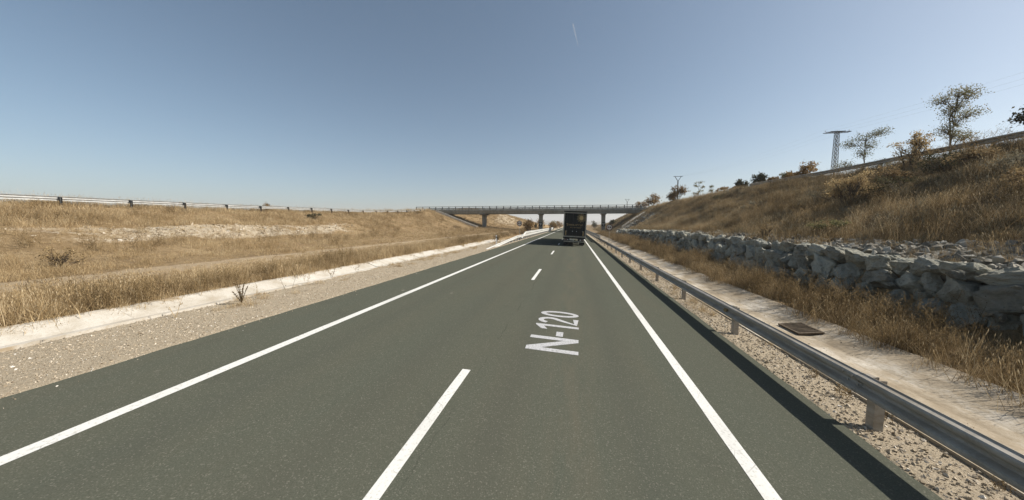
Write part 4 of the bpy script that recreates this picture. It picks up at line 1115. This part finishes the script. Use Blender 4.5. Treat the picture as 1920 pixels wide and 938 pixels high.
# left bank
bush('dark bush high on the left bank', (-34, 38), 1.0, 0.95, 'dark_leaf', 1200, 0.05, 71, sig=0.18)
bush('small round bush on the left crest by the guardrail', (-38.9, 35.8), 1.3, 0.5, 'autumn', 600, 0.05, 72, sig=0.15)
bush('reddish dry bush beside the dirt path', (-21, 9.8), 0.95, 0.75, 'brown', 1100, 0.03, 73, sig=0.14, n=9)
bush('small dark scrub low on the left slope near the bridge', (-27.6, 75), 0.9, 1.3, 'brown', 700, 0.06, 74, sig=0.2)
bush('brown scrub on the left crest before the bridge', (-36.5, 72), 1.0, 1.6, 'brown', 900, 0.06, 75, sig=0.2)
bush('brown bush behind the left round sign', (-9.6, 72), 4.0, 1.5, 'autumn', 1500, 0.11, 76, sig=0.15, name='bush', n=9)
bush('brown bush beside the white marker post', (-9.6, 40.5), 1.3, 0.8, 'brown', 700, 0.05, 77, sig=0.2)
far = [(-11.8, 118, 4.6, 1.7, 'autumn', 'brown tree left of the middle bridge pier'), (-7.9, 128, 3.6, 1.7, 'autumn', 'bushy brown tree right of the middle bridge pier'),
       (-9.0, 150, 4.0, 1.8, 'olive', 'greenish bush beyond the middle bridge pier'), (-8.2, 170, 4.2, 2.0, 'autumn', 'far brown bush left of the lorry'),
       (-8.4, 205, 4.6, 2.4, 'autumn', 'farthest brown bush left of the lorry'), (-16, 140, 2.4, 0.8, 'dark_leaf', 'small dark bush on the skyline under the bridge'),
       (10.5, 165, 5.0, 2.0, 'dark_leaf', 'dark bush under the bridge left of the right pier'), (13.2, 116, 2.2, 1.8, 'dark_leaf', 'dark scrub under the deck right of the right pier')]
for i, (X, Y, hh, ww, mt, lab) in enumerate(far):
    bush(lab, (X, Y), hh, ww, mt, 1100, 0.14, 90 + i, sig=0.15, name='bush', n=7)

# single plants on the verges
def plant(name, label, x, y, me, s, group=None, catg='weed', z=None):
    o = bpy.data.objects.new(name, me); o.location = (x, y, gz(x, y) if z is None else z); o.scale = (s, s, s); o.rotation_euler = (0, 0, rr.uniform(0, 6))
    link(o); tag(o, label, catg, group); return o
fan = MB()
def mullein():
    V, Fc, T = [], [], []; r = np.random.default_rng(4)
    for a, ln, L in ((0.2, 0.35, 0.62), (1.4, 0.12, 0.66), (2.6, 0.3, 0.6), (3.6, 0.4, 0.55), (4.6, 0.15, 0.64), (5.6, 0.42, 0.45), (0.9, 0.5, 0.4)):
        d = np.array([math.cos(a) * ln, math.sin(a) * ln, 1.0]) * L
        for k in range(70):
            f = r.uniform(0.2, 1.0); p = d * np.array([f ** 1.4, f ** 1.4, f]) + r.normal(0, 0.010, 3); u = r.normal(0, 1, 3); u /= np.linalg.norm(u); v = np.cross(u, [0.3, 0.5, 0.8]); s = 0.02
            b = len(V); V += [p - u * s, p + v * s, p + u * s, p - v * s]; T += [r.uniform(0, 0.6)] * 4; Fc += [(b, b + 1, b + 2), (b, b + 2, b + 3)]
        for k in range(5):
            p, q = d * np.array([(k / 5) ** 1.4, (k / 5) ** 1.4, k / 5]), d * np.array([((k + 1) / 5) ** 1.4, ((k + 1) / 5) ** 1.4, (k + 1) / 5]); u = np.array([0.012, 0, 0]); b = len(V)
            V += [p - u, p + u, q + u, q - u]; T += [0.2] * 4; Fc += [(b, b + 1, b + 2), (b, b + 2, b + 3)]
    return np_mesh('spiky_weed', np.array(V), Fc, M['brown'], T)
plant('spiky_weed', 'fan of thick brown seed spikes on the left gravel', -9.0, 7.35, mullein(), 0.95)
stalk = [weed(0.75, 1 + i % 2, 6, 500 + i, M['brown'], 'thin_weed', 0.05, 0.011, 0.014, 4) for i in range(4)]
stalkb = [weed(0.6, 4, 6, 520 + i, M['brown'], 'bushy_weed', 0.06, 0.008, 0.013, 5) for i in range(3)]
left_weeds = [(-9.3, 4.3, 0.9, 'dry stalk at the left end of the pale gutter'), (-9.1, 5.95, 1.0, 'feathery stalk left of the spiky brown fan'), (-9.35, 8.1, 0.9, 'thin stalk just right of the spiky brown fan'),
              (-9.4, 9.3, 1.0, 'thin straight stalk before the second gutter joint'), (-9.45, 10.1, 0.8, 'short dark stalk beside the second gutter joint'), (-9.7, 11.6, 1.3, 'wide feathery weed leaning over the gutter'),
              (-9.5, 13.0, 0.9, 'upright weed past the wide feathery one'), (-9.55, 14.6, 1.2, 'brown clump against the gutter further on'), (-9.6, 18.4, 1.0, 'distant stalk beside the left gutter'), (-9.6, 22.0, 1.2, 'farthest bushy weed beside the left gutter')]
for i, (X, Y, s, lab) in enumerate(left_weeds):
    plant('roadside_weed', lab, X, Y, (stalk + stalkb)[i % 7], s, 'single weeds on the left gravel')
rw = [weed(0.3, 12, 5, 540 + i, M['brown'], 'low_weed', 0.05, 0.006, 0.010, 4) for i in range(3)]
right_weeds = [(4.28, 5.9, 1.1, 'low dry weed before the nearest guardrail post'), (4.35, 5.35, 0.9, 'small dry weed at the nearest guardrail post'), (4.3, 6.6, 0.7, 'thin weed midway between the nearest posts'),
               (4.2, 10.6, 0.6, 'tiny tuft past the second guardrail post'), (4.42, 4.1, 0.6, 'tuft in the gravel nearest the camera'), (5.15, 5.1, 0.55, 'small tuft growing on the bright concrete'), (4.2, 14.5, 0.7, 'tuft near the third guardrail post')]
for i, (X, Y, s, lab) in enumerate(right_weeds):
    plant('roadside_weed', lab, X, Y, rw[i % 3], s, 'single weeds by the right guardrail', z=(-0.30 if X > 5 else None))

# ------------------------------------------------------------------ pylons and wires
def lattice(loc, top, w0, w1, arm, label):
    x, y = loc; g = gz(x, y); root = empty('lattice_pylon', (x, y, g)); tag(root, label, 'pylon')
    H = top - g; mb = MB(); n = 14
    def cr(t):
        w = (w0 + (w1 - w0) * t) / 2; return [Vector((sx * w, sy * w, H * t)) for sx, sy in ((-1, -1), (1, -1), (1, 1), (-1, 1))]
    for k in range(4): MB().bar(cr(0)[k], cr(1)[k], 0.045).build('leg', M['pylon'], root)
    mb = MB()
    for i in range(n):
        a, b = cr(i / n), cr((i + 1) / n)
        for k in range(4):
            mb.bar(a[k], b[(k + 1) % 4], 0.026); mb.bar(a[(k + 1) % 4], b[k], 0.026); mb.bar(b[k], b[(k + 1) % 4], 0.024)
    mb.build('bracing', M['pylon'], root)
    mb = MB()
    for s in (-0.3, 0.3): mb.box((0, s, H), (arm, 0.06, 0.07))
    for k in range(9): mb.bar((-arm / 2 + arm * k / 8, -0.3, H), (-arm / 2 + arm * ((k + 1) % 9) / 8 if k < 8 else arm / 2, 0.3, H), 0.05)
    mb.box((0, 0, H + 0.09), (arm * 0.6, 0.5, 0.06))
    mb.build('crossarm', M['dark_steel'], root)
    for s in (-1, 0, 1):
        MB().tube([(s * arm * 0.48, 0, H + 0.05), (s * arm * 0.48, 0, H + 0.30)], [0.05, 0.03], 8).build('insulator', M['reflector'], root)
    return root
lattice((34.0, 51.2), 14.6, 0.52, 0.36, 2.8, 'grey lattice power pylon with flat crossarm behind the crest')
def forked(loc, top, arm, label, r=0.16):
    x, y = loc; g = gz(x, y); root = empty('forked_pole', (x, y, g)); tag(root, label, 'pylon', 'forked power poles'); H = top - g
    MB().tube([(0, 0, -0.3), (0, 0, H - 1.3)], [r * 1.3, r], 8).build('pole', M['rail_steel'], root)
    for s in (-1, 1): MB().bar((0, 0, H - 1.35), (s * arm * 0.33, 0, H), 0.13).build('fork_arm', M['rail_steel'], root)
    MB().box((0, 0, H + 0.06), (arm, 0.12, 0.12)).build('crossarm', M['rail_steel'], root)
forked((30.5, 106), 16.7, 2.6, 'forked power pole behind the rust and green tree')
forked((27.5, 180), 15.5, 2.6, 'tiny far forked power pole above the bridge end')
def wire(a, b, sag, label, name='power_line'):
    a, b = Vector(a), Vector(b); n = 14
    pts = [a.lerp(b, k / n) + Vector((0, 0, -sag * 4 * (k / n) * (1 - k / n))) - a for k in range(n + 1)]
    o = MB().tube(pts, 0.0035, 4, False).build(name, M['rail_steel']); o.location = a; tag(o, label, 'power line', 'wires strung between the pylons')
for s, nm in ((-1, 'left'), (0, 'middle'), (1, 'right')):
    wire((34 + s * 1.7, 51.2, 14.9), (30.5 + s * 1.2, 106, 16.85), 1.0, nm + ' wire running from lattice pylon to forked pole')
    wire((34 + s * 1.7, 51.2, 14.9), (38 + s * 1.7, -2, 15.0), 0.9, nm + ' wire running from lattice pylon out of the picture')

# ------------------------------------------------------------------ drainage chutes on the embankments by the bridge
def chute(label, pts, w, depth):
    root = empty('drainage_chute', pts[0]); tag(root, label, 'drain'); O = Vector(pts[0])
    mbs = [MB(), MB(), MB()]
    P = [Vector(p) - O for p in pts]
    for a, b in zip(P[:-1], P[1:]):
        for mb, off, hh, ww in ((mbs[0], 0, 0.03, w), (mbs[1], -w / 2, depth, 0.14), (mbs[2], w / 2, depth, 0.14)):
            d = Vector((0, off, hh))
            mb.bar(a + d, b + d, ww if mb is mbs[0] else 0.14, 0.06 if mb is mbs[0] else depth)
    mbs[0].build('channel_bed', M['hollow_shade'], root); mbs[1].build('side_wall', M['white_concrete'], root); mbs[2].build('side_wall', M['white_concrete'], root)  # bed painted near black to stand for the shaded recess
def on(x, y, dz=0.05): return (x, y, gz(x, y) + dz)
chute('pale concrete drainage chute curving down the bank under the bridge', [on(-42.5, 97.5), on(-39, 97.2), on(-36, 96.8), on(-33, 96.2), on(-30, 95.6), on(-28.6, 95.2)], 1.5, 0.5)
chute('dark drainage channel running down the right bank near the bridge', [on(18.5, 92), on(15.5, 90.5), on(12.5, 89)], 0.7, 0.35)

# ------------------------------------------------------------------ far hills and vapour trail
def hills(name, label, yc, x0, x1, hmax, seed, depth):
    X = np.linspace(x0, x1, 90); Yr = np.linspace(-1, 1, 12); V = []
    for v in Yr:
        for u in X: V.append((u, yc + v * depth, -4 + (hmax * (0.35 + 1.3 * max(0, float(fbm(u / 900.0, v * 0.6 + seed, 4, seed)) + 0.35))) * math.cos(v * math.pi / 2) ** 0.8))
    n = len(X); i = np.arange((12 - 1) * n).reshape(11, n)[:, :-1].ravel()
    o = link(bpy.data.objects.new(name, np_mesh(name, V, np.stack([i, i + 1, i + n + 1, i + n], 1), M['hill'], smooth=True)))
    tag(o, label, 'hills', kind='structure')
hills('far_hills', 'hazy blue hills on the far horizon', 3300, -3800, 3800, 44, 2, 450)
vt = MB().tube([(0, 0, 0), (32, 0, -123), (64, 0, -246)], [5.5, 4.0, 1.5], 10).build('vapour_trail', M['vapour'])
vt.location = (-39.3, 4000, 2301); tag(vt, 'short white vapour trail high in the sky', 'vapour trail')

# ------------------------------------------------------------------ hazy air
hz = MB().box((0, 1950, 35), (8400, 4300, 110)).build('haze', None)
hm = bpy.data.materials.new('haze_air'); hm.use_nodes = True; hn = hm.node_tree.nodes; hn.clear()
ho = hn.new('ShaderNodeOutputMaterial'); hv = hn.new('ShaderNodeVolumePrincipled')
hv.inputs['Color'].default_value = (0.9, 0.93, 0.97, 1); hv.inputs['Density'].default_value = 3.0e-4; hv.inputs['Anisotropy'].default_value = 0.2
hm.node_tree.links.new(hv.outputs[0], ho.inputs['Volume'])
hz.data.materials.append(hm); tag(hz, 'thin pale haze in the air over the whole landscape', 'haze', kind='stuff')
